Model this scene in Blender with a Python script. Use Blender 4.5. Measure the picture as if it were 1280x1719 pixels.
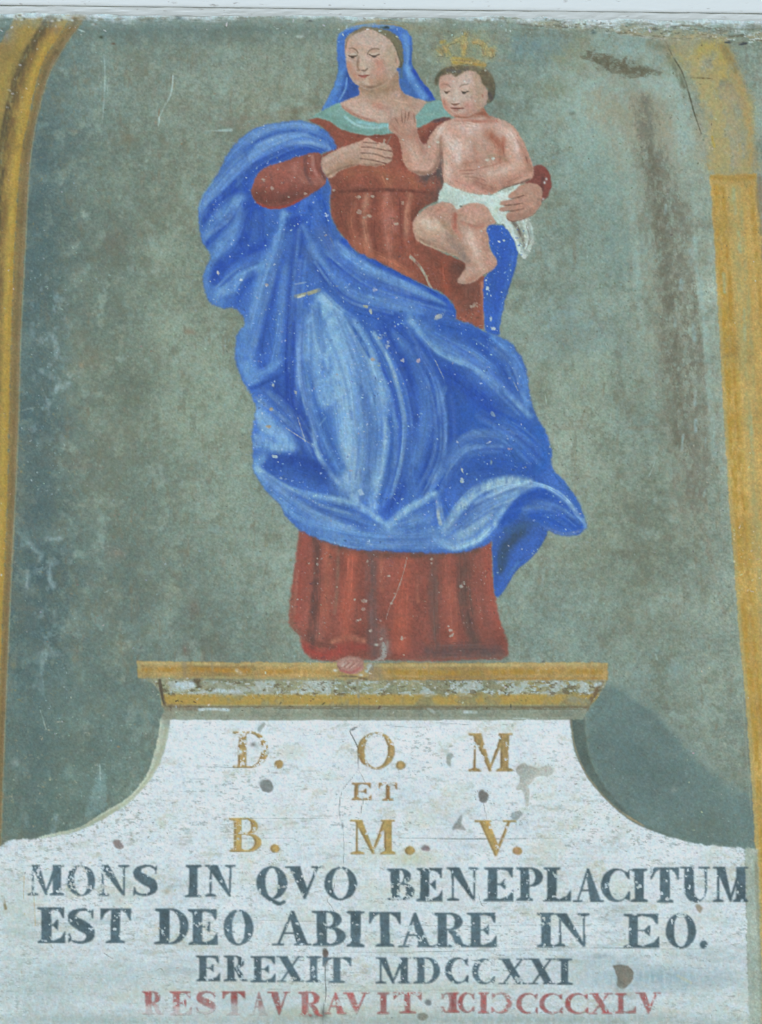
import bpy, math
import numpy as np

# ------------------------------------------------------------------ clear
for o in list(bpy.data.objects):
    bpy.data.objects.remove(o, do_unlink=True)
scene = bpy.context.scene
COL = scene.collection

# ------------------------------------------------------------------ camera
PITCH = math.radians(16.0)          # looking up at the wall from below
CAM_D, CAM_Z = 3.52, 1.60           # metres in front of the wall, eye height
FPX = 70.0 / 36.0 * 1719.0          # focal length in photo pixels
cam_data = bpy.data.cameras.new('camera')
cam_data.sensor_fit = 'VERTICAL'
cam_data.sensor_height = 36.0
cam_data.lens = 70.0
cam_data.clip_end = 500
cam = bpy.data.objects.new('camera', cam_data)
COL.objects.link(cam)
cam.location = (0, -CAM_D, CAM_Z)
cam.rotation_euler = (math.pi / 2 + PITCH, 0, 0)
scene.camera = cam
scene.render.resolution_x, scene.render.resolution_y = 762, 1024

# ------------------------------------------------------------------ light
SUN_EL, SUN_AZ = math.radians(42), math.radians(24)   # in front of the wall, a little to the left
world = bpy.data.worlds.new('World')
scene.world = world
world.use_nodes = True
nt = world.node_tree
bg = nt.nodes['Background']
sky = nt.nodes.new('ShaderNodeTexSky')
sky.sky_type = 'NISHITA'
sky.sun_disc = False
sky.sun_elevation = SUN_EL
sky.sun_rotation = math.radians(180) + SUN_AZ
sky.air_density = 1.3
sky.dust_density = 0.6
nt.links.new(sky.outputs[0], bg.inputs[0])
bg.inputs[1].default_value = 0.12
sun_data = bpy.data.lights.new('sun', 'SUN')
sun_data.energy = 1.4
sun_data.angle = math.radians(25)
sun_data.color = (1.0, 0.985, 0.96)
sun = bpy.data.objects.new('sun', sun_data)
COL.objects.link(sun)
sun.location = (-2, -6, 8)
sun.rotation_euler = (math.pi / 2 - SUN_EL, 0, -SUN_AZ)
scene.view_settings.view_transform = 'Standard'
scene.view_settings.look = 'None'
scene.view_settings.exposure = 0.3
scene.view_settings.gamma = 1.0
scene.view_settings.use_curve_mapping = False
ILLUM = np.array([0.820, 0.855, 0.886], np.float32)      # what the wall receives (linear), measured

# === PAINT BEGIN ==================================================
# The wall painting: pigment laid down as brush strokes, layer by layer, on a
# sheet of lime plaster. Units: 1 unit = 1.09 mm of wall near its middle.
rng = np.random.default_rng(7)
W0, H0, MX, MT, MB = 1280, 1719, 140, 60, 150
CW, CH = W0 + 2 * MX, H0 + MT + MB
C = np.zeros((CH, CW, 3), np.float32)
HGT = np.zeros((CH, CW), np.float32)      # relief of the plaster in mm
MASKS = {}

def col(c): return np.array(c, np.float32) / 255.0
def sstep(a, b, x):
    t = np.clip((x - a) / (b - a), 0, 1); return t * t * (3 - 2 * t)

def vnoise(h, w, sx, sy, seed):
    r = np.random.default_rng(seed)
    gh, gw = int(h / sy) + 3, int(w / sx) + 3
    g = r.random((gh, gw), dtype=np.float32)
    y = np.arange(h, dtype=np.float32) / sy; x = np.arange(w, dtype=np.float32) / sx
    yi = y.astype(int); xi = x.astype(int)
    fy = y - yi; fx = x - xi
    fy = (fy * fy * (3 - 2 * fy))[:, None]; fx = (fx * fx * (3 - 2 * fx))[None, :]
    a = g[yi] * (1 - fy) + g[yi + 1] * fy
    return a[:, xi] * (1 - fx) + a[:, xi + 1] * fx

def fbm(sx, sy, oct_, seed, h=CH, w=CW, gain=0.55):
    out = np.zeros((h, w), np.float32); a = 1.0; s = 0
    for k in range(oct_):
        out += a * vnoise(h, w, max(sx, 1.2), max(sy, 1.2), seed * 31 + k); s += a
        a *= gain; sx /= 2.03; sy /= 2.03
    out = out / s - 0.5
    return out / (out.std() + 1e-6)         # zero mean, unit deviation

def blur(a, s):
    if s <= 0.05: return a
    r = max(1, int(3 * s)); k = np.exp(-0.5 * (np.arange(-r, r + 1) / s) ** 2); k /= k.sum()
    p = np.pad(a, ((r, r), (r, r)), mode='edge')
    t = sum(k[i] * p[i:i + a.shape[0], :] for i in range(2 * r + 1))
    return sum(k[i] * t[:, i:i + a.shape[1]] for i in range(2 * r + 1)).astype(np.float32)

def curve(pts, closed, step=3.0):
    P = np.array([p[:2] for p in pts], float); n = len(P)
    corner = np.array([len(p) > 2 and p[2] == 'c' for p in pts])
    out = []
    m = n if closed else n - 1
    for i in range(m):
        p1, p2 = P[i], P[(i + 1) % n]
        p0 = P[i - 1] if (closed or i > 0) else p1
        p3 = P[(i + 2) % n] if (closed or i + 2 < n) else p2
        m1 = (p2 - p0) * .5 if not corner[i] else (p2 - p1) * .5
        m2 = (p3 - p1) * .5 if not corner[(i + 1) % n] else (p2 - p1) * .5
        L = np.hypot(*(p2 - p1)); m1n, m2n = np.hypot(*m1), np.hypot(*m2)
        if m1n > L: m1 = m1 * L / m1n
        if m2n > L: m2 = m2 * L / m2n
        k = max(2, int(L / step)); t = np.linspace(0, 1, k, endpoint=False)[:, None]
        out.append((2*t**3-3*t**2+1)*p1 + (t**3-2*t**2+t)*m1 + (-2*t**3+3*t**2)*p2 + (t**3-t**2)*m2)
    if not closed: out.append(P[-1:])
    return np.concatenate(out)

def raster(poly, x0, y0, w, h):
    m = np.zeros((h, w + 1), np.int32)
    n = len(poly)
    for i in range(n):
        ax, ay = poly[i]; bx, by = poly[(i + 1) % n]
        if ay == by: continue
        if ay > by: ax, ay, bx, by = bx, by, ax, ay
        r0 = max(0, int(math.ceil(ay - y0 - .5))); r1 = min(h - 1, int(math.ceil(by - y0 - .5)) - 1)
        if r1 < r0: continue
        rows = np.arange(r0, r1 + 1)
        xs = ax + (rows + y0 + .5 - ay) * (bx - ax) / (by - ay) - x0
        ci = np.clip(np.ceil(xs - .5).astype(int), 0, w)
        np.add.at(m, (rows, ci), 1)
    return (np.cumsum(m, 1)[:, :w] & 1).astype(np.float32)

class Layer:
    """a painted area: outline polygons, their coverage, and where it lies on the sheet"""
    def __init__(s, name, pts, feather=1.0, jitter=0.7, smooth=True, holes=(), seed=None):
        polys = [pts] if not isinstance(pts[0][0], (tuple, list)) else list(pts)
        polys = [curve(p, True) if smooth else np.array([q[:2] for q in p], float) for p in polys]
        holes = [curve(p, True) if smooth else np.array([q[:2] for q in p], float) for p in holes]
        r = np.random.default_rng(abs(hash_(name)) if seed is None else seed)
        def jit(p):
            if jitter <= 0: return p
            k = r.normal(0, 1, p.shape)
            k = (k + np.roll(k, 1, 0) + np.roll(k, -1, 0)) / 1.7
            return p + k * jitter * .6
        polys = [jit(p) for p in polys]; holes = [jit(p) for p in holes]
        A = np.concatenate(polys); pad = 6 + int(3 * feather)
        s.x0 = max(0, int(A[:, 0].min()) - pad + MX); s.y0 = max(0, int(A[:, 1].min()) - pad + MT)
        s.x1 = min(CW, int(A[:, 0].max()) + pad + MX); s.y1 = min(CH, int(A[:, 1].max()) + pad + MT)
        w, h = s.x1 - s.x0, s.y1 - s.y0
        off = np.array([MX, MT])
        m = np.zeros((h, w), np.float32)
        for p in polys: m = np.maximum(m, raster(p + off, s.x0, s.y0, w, h))
        for p in holes: m = m * (1 - raster(p + off, s.x0, s.y0, w, h))
        s.hard = m; s.mask = blur(m, feather * 1.4); s.name = name
        if feather >= .85 and jitter > 0:      # old paint: the edge is dry and broken
            sl_ = (slice(s.y0, s.y1), slice(s.x0, s.x1))
            s.mask = .45 * s.mask + .55 * sstep(.18, .82, blur(m, feather * 1.7) + .11 * NF[sl_] + .07 * NS[sl_])
        s.sl = (slice(s.y0, s.y1), slice(s.x0, s.x1))
        if name: MASKS[name] = s
    def put(s, alpha, c):
        a = alpha[..., None]; C[s.sl] = C[s.sl] * (1 - a) + c * a
    def fill(s, c, a=1.0, var=0.03, worn=0.0):
        c = col(c); al = s.mask * a
        if worn > 0: al = al * (1 - sstep(worn, worn + .8, NF[s.sl]))
        v = (1 + var * NM[s.sl] + .5 * var * NS[s.sl])[..., None]
        s.put(al, c * v)
    def grad(s, c0, c1, p0, p1, a=1.0):
        yy, xx = np.mgrid[s.y0:s.y1, s.x0:s.x1].astype(np.float32)
        d = np.array(p1, float) - p0; L2 = (d ** 2).sum()
        t = np.clip(((xx - MX - p0[0]) * d[0] + (yy - MT - p0[1]) * d[1]) / L2, 0, 1)[..., None]
        s.put(s.mask * a, (col(c0) * (1 - t) + col(c1) * t) * (1 + .03 * NM[s.sl])[..., None])

def hash_(n):
    v = 17
    for ch in n or 'x': v = (v * 131 + ord(ch)) % 1000003
    return v

class Sheet:      # the whole sheet, for strokes that are not clipped
    x0 = y0 = 0; x1, y1 = CW, CH; mask = None; sl = (slice(0, CH), slice(0, CW))
SHEET = Sheet()

def stroke_field(pts, w):
    P = [(p[0], p[1]) for p in pts]
    ws = [p[2] if len(p) > 2 else w for p in pts]
    R = max(ws)
    cv = curve(P, False, max(.7, R * .22)) if len(P) > 1 else np.array(P, float)
    # radius along the curve
    if len(P) > 1:
        seg = np.cumsum([0] + [math.dist(P[i], P[i + 1]) for i in range(len(P) - 1)])
        cs = np.concatenate([[0], np.cumsum(np.hypot(*np.diff(cv, axis=0).T))]); cs *= seg[-1] / max(cs[-1], 1e-6)
        rr = np.interp(cs, seg, ws)
        if R < 3.6 and seg[-1] > 4: rr = rr * (.42 + .58 * np.sin(np.pi * np.clip(cs / seg[-1], 0, 1)) ** .6)      # the brush lifts off at both ends
    else: rr = np.array(ws, float)
    x0 = max(0, int(cv[:, 0].min() - R) - 2 + MX); x1 = min(CW, int(cv[:, 0].max() + R) + 3 + MX)
    y0 = max(0, int(cv[:, 1].min() - R) - 2 + MT); y1 = min(CH, int(cv[:, 1].max() + R) + 3 + MT)
    if x1 <= x0 or y1 <= y0: return None
    F = np.full((y1 - y0, x1 - x0), 9.0, np.float32)
    for (x, y), r in zip(cv, rr):
        x += MX; y += MT
        a0 = max(x0, int(x - r) - 1); a1 = min(x1, int(x + r) + 3); b0 = max(y0, int(y - r) - 1); b1 = min(y1, int(y + r) + 3)
        if a1 <= a0 or b1 <= b0: continue
        dx = np.arange(a0, a1) - x + .5; dy = np.arange(b0, b1) - y + .5
        d = np.sqrt(dx[None, :] ** 2 + dy[:, None] ** 2) / max(r, .3)
        v = F[b0 - y0:b1 - y0, a0 - x0:a1 - x0]; np.minimum(v, d, out=v)
    return F, x0, y0, x1, y1

def S(L, pts, w, c, a=.7, hard=.05, rough=.25):
    """one brush stroke; w = half width; clipped to layer L"""
    if hard < .18: k_ = 1.35; pts = [(p[0], p[1], p[2] * k_) if len(p) > 2 else p for p in pts]; w = w * k_
    q = stroke_field(pts, w)
    if q is None: return
    F, x0, y0, x1, y1 = q
    al = a * (1 - sstep(hard, 1.0, F))
    if w > 3.0: al = al * np.clip(1 + .22 * NP[y0:y1, x0:x1], .25, 1.25)
    if rough: al = al * np.clip(1 + .4 * rough * NB[y0:y1, x0:x1], 0, 1.3)
    X0, Y0, X1, Y1 = max(x0, L.x0), max(y0, L.y0), min(x1, L.x1), min(y1, L.y1)
    if X1 <= X0 or Y1 <= Y0: return
    al = al[Y0 - y0:Y1 - y0, X0 - x0:X1 - x0]
    if L.mask is not None: al = al * L.mask[Y0 - L.y0:Y1 - L.y0, X0 - L.x0:X1 - L.x0]
    a3 = np.clip(al, 0, 1)[..., None]
    v = C[Y0:Y1, X0:X1]; C[Y0:Y1, X0:X1] = v * (1 - a3) + col(c) * a3

def B(L, x, y, rx, ry, c, a=.6, rot=0, chip=False):
    """a soft dab"""
    R = max(rx, ry) * 2.2
    X0, Y0 = int(max(L.x0, x - R + MX)), int(max(L.y0, y - R + MT)); X1, Y1 = int(min(L.x1, x + R + MX)), int(min(L.y1, y + R + MT))
    if X1 <= X0 or Y1 <= Y0: return
    yy, xx = np.mgrid[Y0:Y1, X0:X1].astype(np.float32); xx -= MX + x; yy -= MT + y
    cr, sr = math.cos(math.radians(rot)), math.sin(math.radians(rot))
    u = (xx * cr + yy * sr) / rx; v = (-xx * sr + yy * cr) / ry
    al = np.exp(-(u * u + v * v) * 1.1)
    if chip: al = sstep(.36, .80, al * (1 + .34 * NF[Y0:Y1, X0:X1]) + .08 * NS[Y0:Y1, X0:X1])
    al = a * al
    if L.mask is not None: al = al * L.mask[Y0 - L.y0:Y1 - L.y0, X0 - L.x0:X1 - L.x0]
    al = np.clip(al * (1 + .15 * NB[Y0:Y1, X0:X1]), 0, 1)[..., None]
    w = C[Y0:Y1, X0:X1]; C[Y0:Y1, X0:X1] = w * (1 - al) + col(c) * al

hr_ = np.random.default_rng(23)
def hatch(L, pts, w, c, a, per=2.3, wid=(.9, 1.9)):
    """the hairs of the brush: thin strokes beside each other along the big one"""
    cv = curve([(p[0], p[1]) for p in pts], False, 6.0)
    if len(cv) < 3: return
    d = np.gradient(cv, axis=0); d /= np.hypot(d[:, 0], d[:, 1])[:, None] + 1e-9
    nrm = np.stack([-d[:, 1], d[:, 0]], 1)
    for _ in range(int(w * 2 / per) + 2):
        off = hr_.normal(0, .62) * w; n = len(cv)
        i0 = int(hr_.uniform(0, .55) * n); i1 = min(n, i0 + max(3, int(hr_.uniform(.25, .75) * n)))
        if i1 - i0 < 3: continue
        P = cv[i0:i1] + nrm[i0:i1] * (off + hr_.normal(0, 1.0))
        P = P[::max(1, len(P) // 6)]
        if len(P) < 2: continue
        cc = np.clip(np.array(c) * hr_.normal(1, .09) + hr_.normal(0, 5), 0, 255)
        S(L, [tuple(q) for q in P], hr_.uniform(*wid), cc, a * hr_.uniform(.25, .6) * math.exp(-.5 * (off / (w + .1)) ** 2), .05, .5)
def contrast(L, k):
    """a second going over: darks darker, lights lighter"""
    v = C[L.sl]; m = L.mask[..., None]
    mean = (v * m).sum((0, 1)) / m.sum()
    C[L.sl] = v + (np.clip(mean + (v - mean) * k, .02, .97) - v) * m
def dull(L, k, tint=(1, 1, 1)):
    v = C[L.sl]; m = L.mask[..., None]; g = (v @ np.array([.3, .59, .11], np.float32))[..., None]
    C[L.sl] = v + ((g + (v - g) * k) * np.array(tint, np.float32) - v) * m
def flakes(n, box, c, a=(.4, .95), r=(.7, 1.6), L=None, elong=1.6, dig=0.0):
    """small losses of paint"""
    x0, y0, x1, y1 = box
    for _ in range(n):
        x, y = rng.uniform(x0, x1), rng.uniform(y0, y1)
        if n > 100 and NM[int(y) + MT, int(x) + MX] + .6 * NP[int(y) + MT, int(x) + MX] < rng.normal(-.1, .7): continue
        if L is not None:
            i, j = int(y) + MT - L.y0, int(x) + MX - L.x0
            if not (0 <= i < L.mask.shape[0] and 0 <= j < L.mask.shape[1]) or L.mask[i, j] < .6: continue
        rr = (r[0] + (r[1] - r[0]) * rng.random() ** 2.2) * 1.25
        an = rng.normal(-.3, .8); le = rr * rng.uniform(.2, elong)
        cc = np.clip(np.array(c) + rng.normal(0, 9, 3), 0, 255)
        S(SHEET, [(x, y, rr), (x + le * math.cos(an), y + le * math.sin(an), rr * .7)], rr, cc, rng.uniform(*a), .3, 0)
        if dig:
            q = HGT[int(y) + MT - 1:int(y) + MT + 2, int(x) + MX - 1:int(x) + MX + 2]; q -= dig

NM = fbm(60, 60, 5, 1)                 # cloudy, middling
NF = fbm(7, 6, 3, 2)                   # fine
NS = fbm(2.2, 2.2, 2, 3)               # grain
NB = fbm(5, 14, 3, 4)                  # brush marks, upright
NH = fbm(34, 3.2, 4, 5)                # marks that run level
NP = fbm(22, 22, 4, 9)                 # uneven pressure of the brush
NL = fbm(210, 230, 4, 6)               # broad clouds
NV = fbm(14, 70, 4, 8)                 # runs of water
YY, XX = np.mgrid[0:CH, 0:CW].astype(np.float32); XX -= MX; YY -= MT

# ---- ground: grey-green distemper
G = [(100,60,95,113,110),(70,250,84,102,102),(60,450,80,98,97),(60,700,78,97,98),(60,950,80,101,103),(60,1150,84,105,104),(80,1350,90,107,98),
 (200,100,116,131,122),(200,300,110,124,113),(190,480,102,114,103),(200,650,107,117,103),(200,850,111,125,114),(200,1000,103,119,112),(190,1200,100,118,112),(160,1330,99,116,108),
 (350,80,124,138,128),(350,180,128,138,124),(320,300,125,135,119),(300,450,128,140,124),(300,550,132,145,128),(330,700,136,150,132),(350,850,128,142,128),(400,1000,118,134,124),(330,1060,112,126,117),
 (480,100,130,141,127),(460,180,135,140,121),(440,950,130,143,130),(600,1000,128,142,130),(600,600,130,142,130),(720,90,128,136,119),(860,80,118,133,122),(870,200,120,137,129),(900,120,125,143,134),
 (1000,130,143,160,149),(1000,60,125,132,115),(960,200,132,149,139),(1050,180,150,165,152),(950,350,128,145,134),(920,450,134,148,136),(1000,500,132,147,135),(1000,650,131,143,127),
 (950,800,139,151,136),(1080,700,124,139,128),(1000,900,128,138,121),(950,1050,124,140,131),(1100,900,119,128,112),(1100,1100,130,145,133),(1180,1000,140,152,139),(1200,1150,138,150,136),
 (1100,1250,125,138,128),(1150,1350,118,132,122),(1200,500,152,164,150),(1212,700,147,158,144),(1230,1250,124,136,125),(-80,800,135,145,135),(1380,600,140,152,140),(1380,1300,140,150,138)]
gh, gw = CH // 16 + 2, CW // 16 + 2
gy, gx = np.mgrid[0:gh, 0:gw].astype(np.float32); gx = gx * 16 - MX; gy = gy * 16 - MT
num = np.zeros((gh, gw, 3), np.float32); den = np.zeros((gh, gw), np.float32)
for x, y, r_, g_, b_ in G:
    wgt = 1.0 / (((gx - x) ** 2 + ((gy - y) * .8) ** 2) + 900.0) ** 1.6
    num += wgt[..., None] * np.array([r_, g_, b_]); den += wgt
low = num / den[..., None] / 255.0
fy = (np.arange(CH) / 16.0); fx = np.arange(CW) / 16.0
yi, xi = fy.astype(int), fx.astype(int); ty, tx = (fy - yi)[:, None, None], (fx - xi)[None, :, None]
C[:] = (low[yi][:, xi] * (1 - ty) * (1 - tx) + low[yi + 1][:, xi] * ty * (1 - tx) + low[yi][:, xi + 1] * (1 - ty) * tx + low[yi + 1][:, xi + 1] * ty * tx)
C *= (1 + .028 * NL + .026 * NM + .02 * NF + .03 * NS)[..., None]
# warm brown bloom and blue-green bloom in patches
def wash(noise, lo, hi, c, a, region=None):
    al = a * sstep(lo, hi, noise)
    if region is not None: al = al * region
    C[:] = C * (1 - al[..., None]) + col(c) * al[..., None]
N1 = fbm(55, 80, 5, 11); N2 = fbm(38, 48, 5, 12); N3 = fbm(16, 20, 4, 13)
wash(N1, .2, 2.6, (114, 114, 96), .42)
wash(N2, .3, 2.6, (142, 157, 142), .42)
wash(N3, .8, 2.6, (108, 110, 94), .4)
wash(fbm(26, 30, 5, 15), 1.0, 2.6, (150, 170, 160), .5)
wash(fbm(90, 20, 5, 16), 1.5, 2.8, (132, 116, 98), .3)
wash(fbm(24, 26, 6, 81, gain=.7), .3, 2.4, (104, 108, 90), .42)
wash(fbm(20, 22, 6, 82, gain=.7), .6, 2.6, (150, 162, 144), .40)
wash(fbm(12, 40, 5, 83, gain=.65), 1.0, 2.8, (118, 108, 88), .40)
C *= np.array([1.055, 1.018, .995], np.float32)
# dark cool strip inside the left border with pale salts
left = np.exp(-((XX - 62) / 34.0) ** 2) * sstep(40, 300, YY) * (1 - sstep(1380, 1430, YY))
C[:] = C * (1 - .45 * left[..., None]) + col((74, 94, 98)) * .45 * left[..., None]
salts = np.exp(-((XX - 80) / 30.0) ** 2) * (sstep(430, 500, YY) * (1 - sstep(720, 760, YY)) + sstep(880, 910, YY) * (1 - sstep(1150, 1200, YY)) * .8)
wash(fbm(13, 17, 4, 17), .5, 2.2, (140, 158, 160), .65, salts)
for pts in ([(85,560),(92,570),(97,600)],[(70,622),(84,630),(98,640),(92,660)],[(98,650),(115,645)],[(50,912),(60,925),(70,930),(64,945)],[(80,905),(104,903)],[(82,945),(84,970),(90,985)],[(48,960),(46,985)],[(75,1100),(68,1130),(58,1150)],[(78,1080),(72,1110)],[(40,1365),(45,1380)],[(95,1370),(88,1400),(96,1405)]):
    S(SHEET, pts, 6, (160, 176, 176), .45, 0, .9)

# brown weathering on the right, run of damp below the cornice
def stain(pts, w, c, a, seed, lo=-.6, hi=1.0, sx=12, sy=22):
    q = stroke_field(pts, w)
    F, x0, y0, x1, y1 = q
    n = fbm(sx * 1.6, sy * 1.6, 6, seed, y1 - y0, x1 - x0, .68)
    al = a * (.35 * (1 - sstep(.1, 1.1, F)) + .65 * (1 - sstep(.62, .95, F + .30 * n))) * (.55 + .45 * sstep(lo - .6, hi + .2, n + .5))
    n2 = fbm(sx * .9, sy * 1.1, 6, seed + 500, y1 - y0, x1 - x0, .72); al = al * (.30 + .70 * sstep(-.75, .15, n2 + .25 * NF[y0:y1, x0:x1]))
    al = np.clip(al * (1 + .12 * NF[y0:y1, x0:x1]), 0, 1)
    C[y0:y1, x0:x1] = C[y0:y1, x0:x1] * (1 - al[..., None]) + col(c) * al[..., None]
# pale and earthy patches of the upper right
for k_, (x, y, rx, ry, c, a) in enumerate(((1000,150,70,50,(160,178,164),.75),(1060,140,50,30,(162,178,166),.75),(1010,230,50,50,(152,168,154),.5),(1030,120,70,14,(140,132,108),.55),(1085,170,26,14,(150,140,118),.7),(1110,200,30,40,(152,142,120),.6),(1140,230,26,50,(156,150,130),.6),(1030,190,30,30,(158,146,118),.6),(1065,230,26,30,(148,140,120),.5),(930,150,24,16,(128,126,98),.55),(950,90,30,18,(140,138,106),.5),(900,75,40,14,(110,132,134),.5),(1060,75,50,12,(146,166,158),.6),(1130,80,30,16,(150,140,112),.6),(1150,110,22,34,(150,146,108),.6),(1180,260,20,60,(158,154,132),.5),(1010,300,40,60,(140,160,148),.4),(1040,420,40,70,(122,140,132),.4),(970,560,60,40,(126,146,144),.35))):
    B(SHEET, x, y, rx, ry, c, a * .8); stain([(x - rx * .6, y), (x, y + ry * .2), (x + rx * .6, y)], max(rx, ry) * .9, c, a, 200 + k_, -1.2, .8, 14, 14)
stain([(1050,150,50),(1080,230,66),(1105,330,70),(1122,430,66),(1135,530,60),(1145,650,56),(1155,760,52),(1165,870,40)], 70, (150,148,128), .75, 99, -1.6, .2)
stain([(1030,180,40),(1050,260,34)], 40, (158,148,122), .6, 98, -1.6, .2)
B(SHEET, 1000, 170, 60, 70, (158,172,158), .4); B(SHEET, 1140, 220, 40, 60, (166,156,132), .5); stain([(1010,180,34),(1050,195,40),(1100,190,40),(1150,230,34)], 40, (166,150,120), .6, 97, -1.6, .2); stain([(1080,130,20),(1130,150,24)], 24, (164,174,160), .7, 96, -1.6, .2)
stain([(1075,170,18),(1090,240,30),(1105,300,40),(1122,400,46),(1135,500,46),(1145,600,46),(1152,680,42),(1160,760,44),(1168,840,34)], 46, (122,115,98), .85, 101)
stain([(1090,250,14),(1104,330,20),(1116,430,20),(1126,540,20),(1132,640,20),(1140,740,18)], 20, (110,102,84), .75, 111)
stain([(1140,340,12),(1158,420,14),(1165,480,14),(1172,560,12),(1180,640,10),(1186,780,9)], 12, (120,112,95), .7, 102, -.2, 1.2)
stain([(985,92,10),(1015,102,17),(1050,112,18),(1085,118,14),(1104,124,9)], 18, (108,99,78), 1.0, 103, -2.2, -.4, 18, 7); stain([(1000,100,7),(1040,110,10),(1085,119,8)], 10, (104,95,74), .9, 113, -2.2, -.4, 14, 7)
stain([(1085,168,16),(1092,205,20)], 20, (120,112,95), .7, 104)
stain([(1045,165,20),(1030,190,24),(1055,215,20)], 22, (152,146,124), .7, 105)
stain([(1040,560,10),(1035,640,14),(1050,700,10)], 14, (118,114,98), .45, 106)
stain([(1065,860,20),(1075,920,26),(1090,960,20)], 26, (112,112,96), .45, 107)
stain([(1180,880,8),(1190,920,9),(1216,1030,6)], 8, (134,122,104), .5, 108)
for pts, w, a in (([(1100,140),(1135,180),(1150,260)],22,.5),([(1150,180),(1160,240)],14,.5),([(1000,190),(980,260)],24,.35),([(1040,90),(1080,88),(1110,100)],12,.4),([(1085,105),(1120,115),(1140,150)],9,.55),([(1040,150),(1050,178)],8,.6),([(1030,205),(1050,250),(1055,320)],14,.4),([(1060,340),(1072,480),(1080,560)],8,.4),([(1166,400),(1180,520),(1200,760)],7,.55)):
    S(SHEET, pts, w, (158,176,164), a, 0, .7)
for x, y in ((1150,225),(1145,470),(1160,420),(1118,345),(1133,530),(1165,545),(1148,730),(1185,735),(1168,705),(1168,660),(1185,820)):
    S(SHEET, [(x, y), (x + rng.normal(0, 2), y + rng.uniform(10, 26))], rng.uniform(2.5, 5), (152,168,162), .6, .1, .7)
# damp and grime below the cornice on the right; darker cool band on the left
top = np.clip(1 - np.abs(YY - 44) / 22.0, 0, 1) * sstep(-.2, 1.4, fbm(28, 6, 4, 19)) * sstep(640, 900, XX)
C[:] = C * (1 - .6 * top[..., None]) + col((110, 104, 84)) * .6 * top[..., None]
top = np.clip(1 - np.abs(YY - 50) / 30.0, 0, 1) * (1 - sstep(500, 700, XX)) * .45
C[:] = C * (1 - top[..., None]) + col((92, 110, 108)) * top[..., None]
for pts, w, c, a in (([(845,30),(900,37),(960,42),(1010,46),(1060,56),(1100,62),(1150,66)],4.5,(172,160,128),.7),([(850,38),(930,46),(980,45),(1040,48),(1075,60),(1110,66)],1.8,(92,80,66),.75),
    ([(1060,58),(1100,64),(1180,66)],3,(196,190,176),.6),([(1118,70),(1130,95),(1145,120),(1155,150),(1166,190),(1178,225)],1.8,(88,82,62),.8),([(1124,95),(1136,118),(1148,145)],6,(108,104,80),.6),([(1165,70),(1200,78)],8,(110,105,84),.5),
    ([(1090,72),(1120,80),(1155,90)],8,(116,110,84),.5)):
    S(SHEET, pts, w, c, a, .1, .9)
rz = np.clip(1 - np.abs(YY - (34 + (XX - 840) * .055)) / (10 + np.clip(XX - 840, 0, 440) * .035), 0, 1) * sstep(820, 960, XX)
for nz, c_, a_, lo_ in ((fbm(26, 9, 5, 91, gain=.65), (164,150,116), .85, -.3), (fbm(18, 6, 5, 92, gain=.65), (104,92,70), .85, .3), (fbm(14, 5, 5, 93, gain=.7), (204,208,200), .85, .7), (fbm(9, 3, 4, 94), (74,66,52), .8, 1.3)):
    wash(nz, lo_, lo_ + 1.0, c_, a_, sstep(.05, .6, rz))
B(SHEET, 640, 45, 70, 7, (170,132,80), .5); B(SHEET, 800, 60, 20, 12, (165,140,80), .3)

# painted shadow that the pedestal throws on the niche
sh = Layer('', [(984,1207),(1000,1165),(1022,1150),(1050,1150),(1100,1190),(1150,1246),(1200,1292),(1272,1352),(1280,1440),(1160,1425),(1060,1385),(1010,1330),(990,1270)], 5, 1)
sh.fill((98,116,113), .8, .03)
B(sh, 1060, 1270, 30, 60, (92,110,108), .5, -35); B(sh, 1180, 1390, 60, 22, (108,118,106), .6)
S(SHEET, [(1040,1150),(1105,1195),(1160,1258),(1240,1328)], 10, (150,160,144), .35)
sh2 = Layer('', [(0,1120),(120,1150),(230,1160),(255,1200),(262,1260),(235,1320),(160,1370),(60,1402),(0,1410)], 30, 0)
sh2.fill((100,116,108), .45, .03)
# whitish drip beside the pedestal, scratches in the ground
tri = Layer('', [(168,1283,'c'),(177,1300),(178,1355),(150,1372),(140,1370,'c'),(158,1320)], 2, .6); tri.fill((128,152,148), .75, .05)
S(SHEET, [(168,1283),(169,1310)], 2, (170,188,180), .6)
for pts, w, a in (([(174,90),(177,120),(175,170),(172,205)],1.6,.55),([(183,130),(180,160)],1.2,.35),([(291,126),(288,155),(276,180),(268,196)],1.7,.8),([(268,196),(266,211)],2,.85),([(345,220,.6),(370,219,2),(388,218,3.6)],3.5,.7),([(130,49),(143,54)],1.6,.8),([(500,61),(508,61)],3,.8),
    ([(68,1192),(78,1225)],1.4,.5),([(175,995),(190,988)],1.2,.4),([(1027,685),(1023,730)],1,.4),([(1100,775),(1090,800)],1.3,.6),([(1101,1098),(1104,1108)],2.2,.95),([(915,660),(918,680)],1.2,.5),([(20,490),(22,470),(15,440)],1,.4),([(35,690),(60,684)],.9,.4)):
    S(SHEET, pts, w * 1.15, (190,208,200), a * .68, .1, .9)
S(SHEET, [(268,182),(267,195)], 1.8, (150,110,80), .6)
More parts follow.
